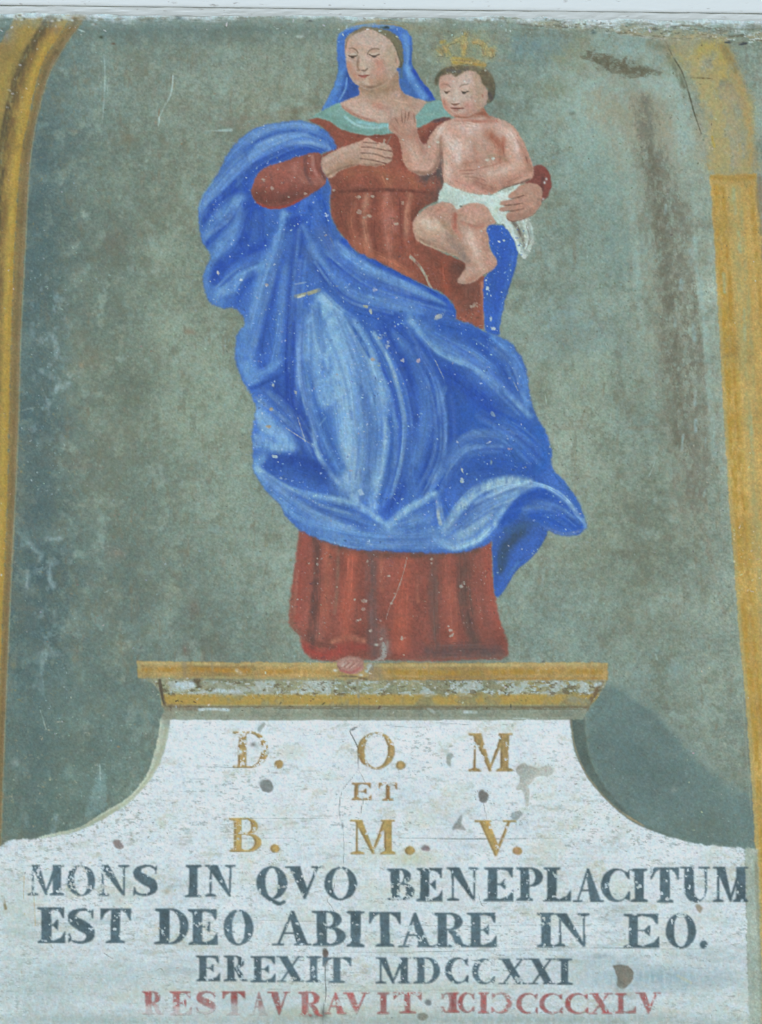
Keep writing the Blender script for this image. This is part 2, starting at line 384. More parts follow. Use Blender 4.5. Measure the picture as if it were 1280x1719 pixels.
for x, y, rx, ry, c, a in ((497,188,9,8,(96,86,62),.6),(490,198,12,6,(112,100,76),.5),(195,928,14,9,(142,124,108),.75),(137,612,5,6,(160,140,112),.85),(160,600,22,18,(122,110,88),.4),(190,400,24,40,(112,106,92),.4),(318,556,10,6,(140,104,82),.6),(325,1025,10,16,(122,100,86),.5),(312,1090,7,12,(124,92,76),.5),(216,232,20,16,(130,118,92),.45),
    (170,62,4,3,(70,74,58),.8),(190,73,4,2,(110,80,60),.8),(996,54,4,3,(50,60,60),.9),(262,205,3,3,(170,130,100),.5),(1048,930,14,9,(104,104,90),.5),(1130,1326,7,6,(150,150,138),.6),(960,500,14,10,(140,162,160),.45),(955,525,18,8,(136,158,160),.4),(1046,585,8,14,(136,158,160),.4),(1075,1140,20,22,(134,152,146),.6),(1135,1125,16,18,(138,154,148),.6),(1170,1085,8,10,(150,164,156),.6),
    (940,205,10,12,(140,130,104),.4),(960,190,5,4,(92,96,80),.7),(365,890,12,6,(150,168,160),.4),(375,700,26,30,(142,158,142),.35),(25,1280,8,8,(160,172,168),.5),(22,1115,5,8,(150,132,92),.6)):
    B(SHEET, x, y, rx, ry, c, a)
flakes(2400, (20, 40, 1260, 1400), (172,184,174), (.25,.7), (.5,1.4), dig=.05)
flakes(300, (40, 280, 130, 1250), (168,184,182), (.3,.8), (.5,1.5))
flakes(2600, (20, 40, 1260, 1400), (84,84,68), (.2,.6), (.5,1.5))
flakes(700, (860, 60, 1240, 900), (78,74,58), (.2,.65), (.5,1.5))
flakes(160, (880, 40, 1240, 900), (80,76,60), (.3,.8), (.5,1.7))
flakes(90, (20, 150, 500, 1350), (150,122,92), (.3,.7), (.8,2.2))

# ---- left border: ochre mouldings bending into an arch
E = [(152,20),(138,38),(105,85),(85,122),(65,190),(54,250),(48,320),(42,440),(36,560),(32,700),(25,860),(18,1000),(8,1250),(3,1400),(1,1430),(0,1480)]
Bn = [(120,24),(114,38),(90,75),(70,112),(51,190),(38,250),(31,320),(24,440),(20,560),(16,700),(12,860),(6,1000),(-4,1250),(-10,1400),(-12,1480)]
Dk = [(84,24),(78,38),(55,75),(34,115),(14,190),(5,250),(-2,330),(-10,500),(-16,700),(-22,900),(-34,1250),(-42,1480)]
Ou = [(30,24),(22,38),(0,75),(-18,115),(-36,190),(-46,250),(-52,330),(-58,500),(-66,700),(-72,900),(-86,1250),(-96,1480)]
def band(name, a, b, c, fe=1.4):
    L = Layer(name, a + b[::-1], fe, .8); L.fill(c, 1, .05); return L
lb1 = band('left_inner', E, Bn, (143,121,68)); lb2 = band('left_bright', Bn, Dk, (178,145,60)); lb3 = band('left_outer', Dk, Ou, (160,134,62))
def along(L, a, t0, b, c, w, al):     # a stripe part way between two edges
    A = curve(a, False, 8); Bc = curve(b, False, 8)
    k = np.linspace(0, 1, 40); A = A[(k * (len(A) - 1)).astype(int)]; Bc = Bc[(k * (len(Bc) - 1)).astype(int)]
    S(L, [tuple(p) for p in A * (1 - t0) + Bc * t0], w, c, al, .05, .7)
along(lb1, E, .18, Bn, (150,128,84), 4, .6); along(lb1, E, .5, Bn, (132,106,58), 4, .5); along(lb1, E, .85, Bn, (158,126,58), 4, .5)
along(lb2, Bn, .22, Dk, (206,166,58), 8, .85); along(lb2, Bn, .1, Dk, (192,150,50), 4, .6); along(lb2, Bn, .75, Dk, (128,98,52), 9, .6); along(lb2, Bn, .97, Dk, (96,82,50), 7, .8)
along(lb3, Dk, .06, Ou, (100,84,50), 5, .7); along(lb3, Dk, .4, Ou, (182,150,58), 9, .55)
S(SHEET, [(p[0], p[1]) for p in E[1:]], 1.6, (150,160,130), .5)
B(lb3, 8, 52, 16, 22, (140,142,124), .8); B(lb3, 2, 80, 16, 10, (168,122,60), .6); B(lb2, 96, 50, 14, 12, (150,122,84), .6); B(lb2, 90, 68, 8, 10, (196,150,60), .6); B(lb1, 95, 88, 5, 5, (104,84,50), .7)
for x in np.linspace(30, 1400, 46):
    pass
for x, y, r_ in ((94,43,5),(34,96,3),(42,118,3.4),(33,109,3),(25,133,3),(58,68,3),(22,158,3.4),(16,152,3),(66,52,2.5),(36,70,2),(12,180,3),(53,99,2),(20,158,2)):
    B(SHEET, x, y, r_ * rng.uniform(.5, 1.2), r_ * .7, (200,196,170), rng.uniform(.3, .7), 20, True)
flakes(240, (0, 40, 130, 1400), (205,200,170), (.3,.9), (.5,1.5), lb2); flakes(200, (0, 40, 140, 1400), (190,190,165), (.3,.8), (.5,1.3), lb1); flakes(90, (0, 40, 140, 1400), (80,70,45), (.3,.8), (.5,1.4), lb2)

# ---- right border
Re = [(1184,220),(1189,260),(1192,300),(1196,360),(1205,500),(1213,650),(1222,800),(1233,950),(1243,1080),(1256,1220),(1266,1380),(1272,1500),(1280,1650),(1284,1760)]
Ro = [(1262,220),(1267,260),(1271,300),(1277,360),(1290,500),(1302,650),(1314,800),(1328,950),(1340,1080),(1356,1220),(1372,1380),(1382,1500),(1392,1650),(1396,1760)]
fa = Layer('right_faded', [(1118,72),(1150,62),(1200,60),(1225,80),(1245,120),(1262,170),(1268,240),(1272,292),(1192,292),(1186,250),(1182,200),(1172,150),(1150,110)], 5, 2)
fa.fill((176,157,108), .55, .07)
fa.put(fa.mask * .75 * sstep(-.8, 1.0, fbm(26, 34, 5, 95, gain=.65)[fa.sl]), col((186,160,92)))
fa.put(fa.mask * .5 * sstep(.4, 1.6, fbm(18, 22, 5, 96, gain=.65)[fa.sl]), col((150,146,118)))
for pts, w, c, a in (([(1175,85),(1210,80),(1215,120)],16,(188,162,82),.85),([(1215,78),(1226,100),(1236,118)],9,(152,124,70),.8),([(1190,140),(1200,220),(1205,285)],14,(186,163,98),.6),([(1240,130),(1256,200),(1262,280)],10,(184,150,86),.7),([(1215,150),(1232,220),(1240,285)],10,(180,156,110),.6),([(1130,80),(1150,120)],5,(176,156,84),.6),([(1160,130),(1196,132)],2,(120,96,54),.7),([(1225,150),(1245,175)],10,(178,150,104),.6),([(1250,120),(1275,110)],12,(146,160,140),.5),([(1196,230),(1200,246)],3,(196,158,60),.7)):
    S(fa, pts, w, c, a, .05, .8)
rb = Layer('right_ochre', [(1192,292,'c')] + [(p[0], p[1]) for p in Re[3:]] + [(p[0], p[1]) for p in Ro[3:]][::-1] + [(1271,290,'c'), (1230,293)], 1.2, .8)
rb.fill((206,162,80), 1, .06)
def ralong(t, w, c, a, y0=295, y1=1760):
    A = curve(Re[1:], False, 8); Bc = curve(Ro[1:], False, 8); k = np.linspace(0, 1, 50)
    A = A[(k * (len(A) - 1)).astype(int)]; Bc = Bc[(k * (len(Bc) - 1)).astype(int)]
    P = A * (1 - t) + Bc * t
    P = [tuple(p) for p in P if y0 <= p[1] <= y1]
    S(rb, P, w, c, a, .05, .9)
ralong(.03, 5, (186,164,98), .75, 500); ralong(.12, 8, (196,146,50), .75); ralong(.25, 6, (190,138,46), .7); ralong(.45, 9, (186,162,92), .7); ralong(.68, 7, (204,158,72), .6); ralong(.85, 6, (190,142,54), .7); ralong(.98, 5, (150,126,80), .7)
ralong(.3, 5, (204,160,66), .6, 600); ralong(.6, 5, (176,160,96), .5, 300, 700)
for x, y, l in ((1232,318,40),(1240,390,34),(1215,460,30),(1248,520,50),(1260,700,60)):
    S(rb, [(x, y), (x + l * .07, y + l)], 4, (178,172,112), .75, .05, .8)
S(rb, [(1194,297),(1232,300),(1268,296)], 6, (186,138,52), .8)
S(SHEET, [(1180,240),(1189,300),(1202,500),(1219,800),(1240,1080),(1262,1370)], 2.5, (160,166,140), .4)
S(SHEET, [(1275,300),(1281,360),(1292,480)], 6, (138,118,92), .8)
flakes(150, (1150, 60, 1280, 1500), (214,200,160), (.3,.9), (.5,1.5)); flakes(120, (1120, 60, 1280, 420), (96,86,60), (.3,.8), (.6,1.6))
flakes(40, (1230, 880, 1280, 1000), (222,206,160), (.4,.9), (.6,1.6), elong=4)

for L, q_ in ((lb1, 1), (lb2, 1.0), (lb3, 1), (rb, .3), (fa, .3)):      # the ochre is a brown one
    m_ = L.mask[..., None]; C[L.sl] = C[L.sl] * (1 - m_ * q_ * np.array([.05, .095, .02], np.float32))
# ---- pedestal
slab = Layer('slab', [(230,1110,'c'),(620,1113,'c'),(1021,1112,'c'),(1020,1143,'c'),(620,1143,'c'),(232,1139,'c')], .9, .8)
fri = Layer('frieze', [(244,1138,'c'),(620,1142,'c'),(1019,1142,'c'),(1003,1170,'c'),(985,1194,'c'),(620,1192,'c'),(282,1196,'c'),(273,1185,'c'),(268,1160,'c')], 1, 1)
neck = Layer('neck', [(276,1188,'c'),(620,1188,'c'),(988,1190,'c'),(980,1208,'c'),(620,1209,'c'),(270,1208,'c')], 1, .8)
pan_r = [(958,1207,'c'),(960,1235),(966,1262),(980,1293),(1003,1325),(1036,1358),(1070,1382),(1119,1402),(1170,1417),(1250,1424,'c'),(1254,1600),(1258,1719),(1262,1860,'c')]
pan_l = [(-120,1860,'c'),(-110,1440,'c'),(0,1421),(17,1411),(67,1407),(128,1394),(169,1371),(219,1341),(248,1305),(266,1252),(274,1207,'c')]
panel = Layer('panel', pan_r + pan_l, 1.1, 1.0)
lmo = Layer('left_moulding', [(271,1207,'c'),(286,1207,'c'),(282,1240),(268,1284),(246,1318),(215,1350),(170,1377),(128,1396),(67,1408),(67,1404),(128,1391),(168,1368),(217,1338),(246,1302),(263,1251)], .9, .8)
rmo = Layer('right_moulding', [(957,1203,'c'),(982,1203,'c'),(985,1242),(994,1281),(1014,1317),(1040,1350),(1070,1378),(1119,1399),(1150,1410),(1119,1403),(1070,1384),(1035,1359),(1002,1325),(979,1291),(963,1246)], 1, .6)
strip = Layer('', [(1250,1424,'c'),(1272,1424,'c'),(1284,1860,'c'),(1258,1860,'c'),(1254,1600)], 1.5, .8)
strip.fill((168,172,156), 1, .05); S(strip, [(1256,1424),(1262,1719)], 5, (168,174,160), .6); S(strip, [(1270,1440),(1278,1600),(1284,1719)], 6, (138,134,106), .6)
# panel, white limewash
pt = np.clip((YY - 1207) / 512.0, 0, 1.2)[panel.sl][..., None]
pc = col((235,234,241)) * (1 - pt) + col((213,215,218)) * pt
pc = pc * (1 + .014 * NM[panel.sl] + .010 * NH[panel.sl] + .016 * NS[panel.sl] + .012 * NF[panel.sl])[..., None]
panel.put(panel.mask, pc)
yel = sstep(.5, 2.2, fbm(70, 40, 4, 21))[panel.sl] * panel.mask * .35
panel.put(yel, col((206,202,176)))
gre = sstep(.7, 2.3, fbm(90, 22, 5, 22))[panel.sl] * panel.mask * .4 * np.clip((YY[panel.sl] - 1400) / 150, .3, 1)
panel.put(gre, col((162,176,178)))
hl = fbm(60, 2.0, 3, 23)[panel.sl]
panel.put(sstep(2.1, 3.2, hl) * panel.mask * .35, col((150,154,152)))
panel.put(sstep(2.2, 3.4, fbm(14, 2.2, 3, 24)[panel.sl] + .35 * NM[panel.sl]) * panel.mask * .75, col((126,126,124)))
panel.put(sstep(.9, 2.4, fbm(30, 12, 6, 30, gain=.7)[panel.sl]) * panel.mask * .38, col((168,168,156)))
panel.put(sstep(1.2, 2.6, fbm(44, 30, 6, 31, gain=.7)[panel.sl]) * panel.mask * .4, col((190,180,150)))
panel.put(sstep(1.3, 2.4, fbm(10, 4, 4, 32, gain=.7)[panel.sl] + .4 * NM[panel.sl]) * panel.mask * .5, col((150,152,148)))
edge_w = np.exp(-np.clip(np.minimum(YY - 1290, 300) , 0, 400)[panel.sl] / 90.0) * sstep(940, 1020, XX)[panel.sl]
panel.put(sstep(.6, 1.8, fbm(7, 3, 3, 25)[panel.sl]) * edge_w * panel.mask * .6, col((142,142,128)))
edge_l = sstep(.9, 2.0, fbm(8, 4, 3, 26)[panel.sl]) * (1 - sstep(120, 330, XX))[panel.sl] * (1 - sstep(1400, 1450, YY))[panel.sl] * panel.mask
panel.put(edge_l * .6, col((140,142,132)))
for x, y, rx, ry, c, a in ((690,1440,50,14,(204,198,158),.6),(1100,1640,140,22,(156,174,182),.75),(1180,1600,60,14,(170,184,188),.5),(1010,1612,60,12,(160,176,182),.5),(560,1700,220,14,(190,186,160),.5),(700,1660,180,16,(190,192,170),.5),(400,1660,120,14,(192,196,178),.4),(30,1540,40,80,(196,200,190),.6),(60,1660,90,50,(170,182,178),.55),(200,1640,90,30,(176,188,186),.5),(480,1700,60,12,(176,170,140),.5),
    (430,1690,90,22,(196,206,210),.5),(940,1710,280,12,(160,170,166),.6),(1190,1680,40,26,(196,204,200),.5),(680,1714,500,9,(158,166,158),.6),(150,1712,150,12,(162,174,168),.6),(1010,1605,14,4,(110,120,122),.4),(330,1585,60,10,(196,200,186),.4),(280,1497,10,6,(176,168,150),.6)):
    B(panel, x, y, rx, ry, c, a)
for pts, w, a in (([(372,1375),(470,1374),(560,1375)],.9,.6),([(370,1407),(430,1408),(505,1406)],1,.6),([(660,1407),(760,1408),(905,1408)],1.1,.85),([(330,1287),(420,1289)],.9,.5),([(860,1407),(950,1408)],.9,.6),([(40,1549),(200,1551)],.9,.4),([(680,1554),(900,1553),(1010,1554)],.9,.55),([(830,1593),(1000,1591),(1200,1594)],1,.5),([(560,1600),(700,1598),(960,1594)],1,.4),([(420,1545),(620,1548)],.8,.4),([(120,1628),(330,1650)],.6,.3),([(440,1660),(640,1664),(840,1660)],.9,.35),([(730,1213),(790,1217)],1,.6),([(640,1218),(720,1222)],.9,.4),([(830,1375),(860,1380)],.8,.5)):
    S(panel, pts, w, (132,138,138), a, .2, .8)
flakes(420, (10, 1212, 1250, 1715), (148,150,148), (.25,.8), (.4,1.2), panel, 5); flakes(160, (10, 1212, 1250, 1715), (110,106,100), (.3,.85), (.4,1.2), panel, 3, .1)
flakes(120, (10, 1212, 1250, 1715), (228,234,236), (.3,.8), (.6,1.8), panel, 3); flakes(60, (20, 1440, 420, 1640), (176,156,120), (.3,.6), (.6,1.8), panel, 3)
flakes(160, (960, 1290, 1160, 1420), (120,118,108), (.3,.8), (.4,1.3), panel, 4); flakes(90, (120, 1330, 300, 1410), (116,116,106), (.3,.85), (.4,1.2), panel, 3)
for pts, w, c, a in (([(41,1470),(40,1510)],1.6,(190,160,110),.6),([(57,1500),(60,1555)],2,(196,160,100),.5),([(5,1505),(10,1525)],4,(146,132,100),.7),([(508,1410),(508,1455)],1.5,(224,232,236),.7),([(215,1675),(232,1700)],1.2,(222,230,232),.6),([(170,1640),(180,1650)],1.2,(216,226,228),.6),([(780,1580),(820,1578)],1.2,(190,186,140),.4),([(1138,1638),(1160,1650)],4,(196,190,150),.5),([(262,1630),(270,1626),(276,1632)],1.4,(146,150,144),.7)):
    S(panel, pts, w, c, a, .2, .6)
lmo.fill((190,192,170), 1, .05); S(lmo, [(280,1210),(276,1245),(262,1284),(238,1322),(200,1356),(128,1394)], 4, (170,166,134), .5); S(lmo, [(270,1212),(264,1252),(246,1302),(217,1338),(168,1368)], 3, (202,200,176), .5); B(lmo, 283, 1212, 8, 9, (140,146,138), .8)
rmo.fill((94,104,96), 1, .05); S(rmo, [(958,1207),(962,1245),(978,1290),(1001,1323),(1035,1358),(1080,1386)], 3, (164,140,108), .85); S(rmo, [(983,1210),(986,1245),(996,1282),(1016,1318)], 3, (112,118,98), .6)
# slab, frieze, neck
slab.fill((184,148,80), 1, .07)
for pts, w, c, a in (([(232,1113),(450,1115),(620,1117),(820,1116),(1020,1115)],4,(206,178,104),.8),([(232,1126),(300,1124),(420,1126)],5,(194,138,46),.75),([(440,1128),(500,1127)],5,(196,142,52),.7),([(500,1126),(560,1130)],5,(198,150,66),.6),([(655,1128),(760,1130),(880,1128),(1010,1128)],6,(190,142,50),.8),([(660,1139),(800,1140),(1018,1139)],3,(184,136,58),.7),([(235,1137),(420,1138),(600,1140)],3,(180,162,98),.7),([(310,1112),(312,1138)],6,(160,136,96),.6),([(356,1112),(358,1138)],3,(160,140,90),.5),([(625,1108),(630,1143)],14,(150,134,104),.85),([(1016,1114),(1015,1142)],4,(206,170,92),.8),([(234,1113),(236,1138)],4,(190,164,96),.8),([(398,1125),(404,1130)],4,(214,198,150),.8)):
    S(slab, pts, w, c, a, .1, .7)
fri.fill((150,142,108), 1, .08)
fx = fbm(16, 8, 4, 27)[fri.sl]; fy_ = YY[fri.sl]; fxx = XX[fri.sl]
zone = sstep(1140, 1145, fy_) * (1 - sstep(1164, 1171, fy_))
fri.put(fri.mask * zone * sstep(-.6, .4, fx + .5 * np.sin(fxx / 60) - .15) * .75, col((184,190,186)))
fri.put(fri.mask * sstep(1162, 1168, fy_) * (1 - sstep(1180, 1186, fy_)) * (.35 + .6 * sstep(-.6, .4, NM[fri.sl] + .6 * (fxx > 560))), col((188,145,62)))
fri.put(fri.mask * zone * sstep(1.0, 1.5, fbm(11, 6, 4, 28)[fri.sl] + .7 * sstep(640, 1000, fxx) * np.clip(1 - np.abs(fy_ - 1160) / 14, 0, 1) + .6 * np.exp(-((fxx - 265) / 30) ** 2)) * .62, col((100,82,58)))
fri.put(fri.mask * zone * sstep(.8, 1.6, fbm(12, 7, 3, 29)[fri.sl]) * sstep(600, 900, fxx) * .8, col((160,132,70)))
fri.put(fri.mask * zone * sstep(.9, 1.8, fbm(6, 4, 3, 35)[fri.sl]) * .7, col((200,206,204)))
fri.put(fri.mask * sstep(1183, 1187, fy_) * (1 - sstep(1191, 1195, fy_)) * .85, col((118,98,68)))
for pts, w, c, a in (([(245,1140),(262,1160),(272,1190)],8,(148,148,130),.7),([(330,1140),(336,1150)],5,(96,78,58),.9),([(322,1146),(334,1143)],4,(104,80,56),.8),([(268,1142),(272,1165),(276,1180)],3.5,(90,76,60),.8),([(290,1186),(340,1190)],6,(122,96,70),.7),([(278,1183),(300,1194)],5,(112,92,66),.6),([(340,1148),(420,1156),(460,1160)],6,(162,158,132),.6),([(300,1150),(322,1150)],7,(196,206,210),.8),([(360,1160),(400,1160)],4,(194,202,204),.7),([(1010,1146),(995,1172),(985,1190)],5,(120,92,64),.8),([(960,1174),(985,1180)],8,(150,138,104),.8),([(600,1144),(602,1170)],3,(156,146,116),.8),([(1000,1150),(1008,1148)],4,(190,198,196),.8)):
    S(fri, pts, w, c, a, .15, .8)
neck.fill((146,145,124), 1, .05)
for pts, w, c, a in (([(280,1190),(340,1190)],4,(126,104,80),.6),([(340,1186),(420,1187),(470,1187)],1.6,(222,220,208),.8),([(335,1191),(360,1190),(384,1192)],3,(200,208,206),.85),([(460,1189),(700,1190),(980,1191)],2,(120,104,76),.7),([(300,1205),(620,1206),(960,1206)],3,(160,160,142),.6),([(560,1189),(580,1187)],1.2,(206,200,180),.7),([(720,1190),(730,1196)],3,(180,186,180),.7),([(780,1195),(800,1196)],3,(186,194,190),.7),([(660,1186),(700,1187)],1.4,(206,196,176),.6),([(860,1206),(890,1206)],1.2,(206,208,200),.7),([(640,1189),(660,1187)],1.4,(200,196,180),.6)):
    S(neck, pts, w, c, a, .15, .7)
for L in (slab,):
    m_ = L.mask[..., None]; C[L.sl] = C[L.sl] * (1 - m_ * np.array([.04, .07, .02], np.float32))
flakes(160, (240, 1110, 1020, 1208), (214,216,206), (.3,.9), (.5,1.5), None, 3); flakes(90, (250, 1142, 1010, 1196), (70,56,40), (.4,.9), (.6,1.8), fri, 3)
S(SHEET, [(602,1207),(604,1145)], 1, (120,112,96), .5)

# ---- the standing woman ------------------------------------------------
DEEP, MID, LIT, PALE = (36,70,166), (50,90,180), (92,138,204), (128,166,210)
skirt = Layer('skirt', [(504,886,'c'),(500,915),(496,946),(488,1005),(486,1044),(503,1068),(509,1090),(525,1106),(558,1109),(657,1108),(722,1110),(788,1108),(850,1103),(853,1077),(838,1034),(829,978),(826,900,'c'),(640,880,'c')], 1.7, .9)
skirt.fill((140,62,56), 1, .05)
for pts, w, c, a in (([(515,900),(508,960),(500,1030)],10,(146,60,54),.7),([(530,905),(530,960),(524,1030),(520,1075)],5,(104,56,54),.7),([(536,910),(540,1000),(536,1050)],4,(128,58,50),.5),([(552,920),(548,1000),(545,1050)],9,(156,70,58),.6),([(568,925),(566,990),(562,1030)],3,(134,84,72),.6),
    ([(590,930),(585,990),(575,1060)],11,(166,68,56),.65),([(625,930),(624,1000),(624,1070),(628,1100)],7,(112,64,64),.75),([(640,930),(642,990)],4,(164,84,68),.5),([(680,940),(674,1000),(672,1080)],16,(164,66,54),.65),([(700,960),(702,1010)],3,(176,88,70),.4),([(728,925),(728,1000),(728,1080)],7,(116,66,64),.7),([(748,930),(752,990),(756,1050)],9,(160,72,62),.55),
    ([(775,930),(776,1000),(788,1060)],8,(108,62,60),.7),([(800,925),(808,1000),(822,1070)],9,(126,62,58),.5),([(815,915),(820,980),(835,1050)],6,(150,62,54),.6),([(530,900),(600,925),(700,932),(800,925)],7,(98,56,50),.65),([(700,1092),(760,1092),(830,1090)],12,(104,62,66),.65),([(660,1085),(700,1090)],10,(150,60,54),.6),([(512,1085),(540,1098),(590,1090)],9,(152,52,50),.7),([(505,1060),(520,1075),(560,1075)],5,(112,58,54),.4),
    ([(492,1000),(490,1045),(500,1062)],5,(130,76,64),.6),([(560,1078),(585,1070),(610,1076)],5,(178,96,78),.6),([(565,1085),(590,1082),(620,1088)],6,(150,52,50),.6),([(535,1050),(533,1068)],9,(160,92,86),.6),([(640,1060),(646,1095)],10,(130,94,96),.55),([(640,1100),(650,1080)],6,(140,120,122),.5),([(550,1100),(525,1104)],5,(120,52,48),.5),([(500,960),(495,1030)],2.5,(168,100,86),.5),([(700,1104),(845,1100)],4,(120,84,80),.5)):
    S(skirt, pts, w * 1.35, c, a, 0, .5)
for pts, w, c, a in (([(532,905),(531,980),(527,1060),(524,1090)],8,(92,52,52),.6),([(626,930),(625,1010),(628,1100)],12,(104,66,68),.65),([(729,930),(729,1010),(732,1090)],12,(106,64,62),.6),([(782,930),(784,1000),(798,1085)],14,(98,60,58),.65),([(592,930),(588,1000),(580,1070)],14,(176,72,58),.6),([(682,950),(676,1010),(674,1085)],18,(172,70,56),.6),([(755,935),(757,1000),(762,1075)],9,(168,74,62),.55),([(818,920),(824,990),(840,1060)],7,(160,64,56),.5),([(512,900),(504,980),(498,1040)],8,(160,64,58),.5),([(550,915),(547,990),(542,1050)],8,(166,76,62),.5),([(720,1096),(780,1094),(840,1094)],11,(92,62,66),.55),([(512,1088),(545,1102),(575,1094)],8,(170,52,50),.55),([(516,1060),(530,1080),(560,1086)],5,(96,52,50),.45)):
    S(skirt, pts, w, c, a, 0, .5); hatch(skirt, pts, w, c, .9)
contrast(skirt, 1.05); dull(skirt, .86, (1.12, 1.11, 1.03))
S(skirt, [(684,935),(675,970),(664,1000),(656,1015),(648,1040)], 1.6, (176,150,136), .7, .2, .8)
for x, y, r_ in ((611,1008,6),(610,1022,4),(756,1058,5),(752,1050,4),(758,1066,5),(600,1042,4),(605,1040,3),(595,1006,3),(657,1012,3),(662,996,3),(676,1070,6),(637,1044,5),(623,1058,4),(652,967,5),(617,942,3),(778,978,5),(774,984,4),(640,1072,4),(725,938,4),(724,945,3),(532,938,3),(533,947,3)):
    B(skirt, x, y, r_, r_ * .75, (190,174,160), .7, rng.uniform(-60, 10), True)
flakes(700, (486, 895, 855, 1110), (186,164,152), (.25,.75), (.5,1.2), skirt)
flakes(120, (486, 895, 855, 1110), (98,60,58), (.3,.7), (.8,2.2), skirt, 4)

veil = Layer('veil', [(540,187,'c'),(551,165),(562,140),(568,120),(566,95),(566,70),(572,55),(590,46),(615,41),(650,41),(676,47),(690,60),(693,80),(692,105),(705,130),(720,150),(733,168,'c'),(718,170),(690,168),(650,172),(600,176),(560,185)], 1, .6)
veil.fill((58,100,186), 1, .04)
for pts, w, c, a in (([(544,184),(556,162),(568,138),(576,115)],9,(76,122,196),.75),([(572,60),(572,90),(575,115)],6,(62,106,190),.7),([(566,60),(580,48),(620,43),(660,44)],5,(98,142,204),.7),([(590,125),(592,150),(584,160)],13,(44,76,160),.95),([(580,150),(600,158)],8,(44,78,162),.8),([(570,168),(580,150),(583,130)],2.5,(104,148,210),.6),
    ([(680,60),(685,85),(684,110)],7,(92,138,208),.75),([(691,62),(691,90),(688,110)],4,(48,88,176),.7),([(684,115),(696,140),(712,162)],8,(92,140,210),.8),([(676,125),(678,145),(692,158)],6,(58,98,172),.7),([(697,118),(712,142),(730,166)],7,(38,72,176),.85),([(660,44),(684,52)],3,(70,110,190),.6),([(640,46),(652,47)],3,(60,74,70),.6),([(546,186),(540,186)],4,(56,88,170),.6),([(675,112),(674,130)],3,(70,96,130),.6)):
    S(veil, pts, w, c, a, .05, .3)
contrast(veil, 1.35)
B(veil, 649, 44.5, 4, 2, (30,34,44), .95)
flakes(60, (540, 40, 735, 185), (170,196,220), (.3,.9), (.5,1.2), veil)

hair = Layer('hair', [(581,80),(582,64),(592,54),(606,47),(622,45),(645,49),(664,57),(675,75),(678,98),(676,112),(668,114),(662,95),(655,76),(642,63),(628,54),(617,50),(603,55),(590,62),(584,80)], 1, .7)
hair.fill((112,98,72), 1, .07)
for pts, w, c, a in (([(625,49),(650,57),(666,72),(673,95)],4,(120,108,80),.7),([(664,85),(668,98),(672,110)],4,(84,70,56),.7),([(584,68),(596,56),(612,49)],3,(136,104,72),.6),([(668,62),(675,85)],3,(104,100,84),.6)):
    S(hair, pts, w, c, a, .1, .6)
for x, y in ((642,56),(647,57),(666,61),(669,63),(602,55)): B(hair, x, y, 2, 1.4, (206,206,188), .7, 0, True)

chest = Layer('neck_and_chest', [(603,138,'c'),(603,150),(603,160),(587,165),(570,174),(574,184),(592,196),(609,204),(631,209),(653,209),(690,204),(718,174),(692,163),(679,157),(671,143),(670,118,'c'),(640,125)], 1, .5)
chest.fill((190,152,134), 1, .035)
for pts, w, c, a in (([(606,148),(630,158),(655,146),(668,130)],9,(152,118,92),.7),([(640,150),(660,140)],10,(168,132,106),.6),([(606,160),(630,165),(655,165)],8,(186,148,126),.6),([(600,185),(625,192),(645,196)],12,(204,168,150),.6),([(580,175),(600,168)],7,(200,158,140),.6),([(576,180),(600,195),(630,204)],4,(178,124,106),.6),([(630,175),(650,182)],6,(186,130,112),.5),([(672,148),(680,162),(690,180)],4,(166,122,100),.6),([(688,166),(712,176)],5,(184,144,124),.6),([(603,150),(605,160)],3,(196,140,116),.6),([(660,170),(690,176)],7,(190,150,128),.6),([(668,185),(690,190)],7,(192,160,138),.6)):
    S(chest, pts, w * 1.3, c, a, 0, .35); hatch(chest, pts, w, c, .6, 2.0)
contrast(chest, 1.25); dull(chest, 1.0, (1.03, .985, .97))
flakes(50, (575, 150, 715, 205), (150,110,96), (.2,.5), (.5,1.2), chest)

face = Layer('face', [(591,57),(583,63),(579,74),(580,92),(581,106),(584,119),(591,134),(600,143),(611,148.5),(621,150),(634,146),(647,139),(661,128),(666,117),(671,108),(670,99),(665,86),(658,71),(645,60),(630,52),(617,48),(604,52)], .9, .3)
face.fill((192,160,142), 1, .03)
for pts, w, c, a in (([(605,60),(630,62),(648,75)],14,(198,166,150),.6),([(584,66),(583,80)],5,(202,146,122),.6),([(657,80),(661,100),(657,118),(640,138)],8,(178,150,124),.75),([(586,110),(592,122),(602,134)],6,(196,132,108),.6),([(638,106),(641,116),(632,123)],11,(190,124,104),.5),([(620,136),(632,138),(645,130)],7,(184,130,106),.6),([(609,90),(609,108),(612,114)],4,(204,176,156),.7),([(603,96),(601,108),(602,116)],2.6,(156,118,96),.55),([(618,120),(614,132),(618,140)],5,(206,176,152),.6),([(606,140),(620,147),(636,143),(652,134)],3,(150,112,88),.7),([(590,88),(596,100)],4,(190,146,124),.5),([(650,90),(655,105)],7,(188,160,134),.5),([(618,146),(628,147)],2,(122,96,80),.5),([(590,78),(600,80)],5,(192,152,134),.6),([(630,90),(640,96)],5,(200,164,146),.5)):
    S(face, pts, w * 1.3, c, a, 0, .2); hatch(face, pts, w, c, .5, 2.0, (.8, 1.4))
contrast(face, 1.18); dull(face, 1.0, (1.03, .985, .97))
def feature(name, pts, c=None, a=1.0, fe=.6):
    L = Layer(name, pts, fe, 0)
    if c is not None: L.fill(c, a, .02)
    return L
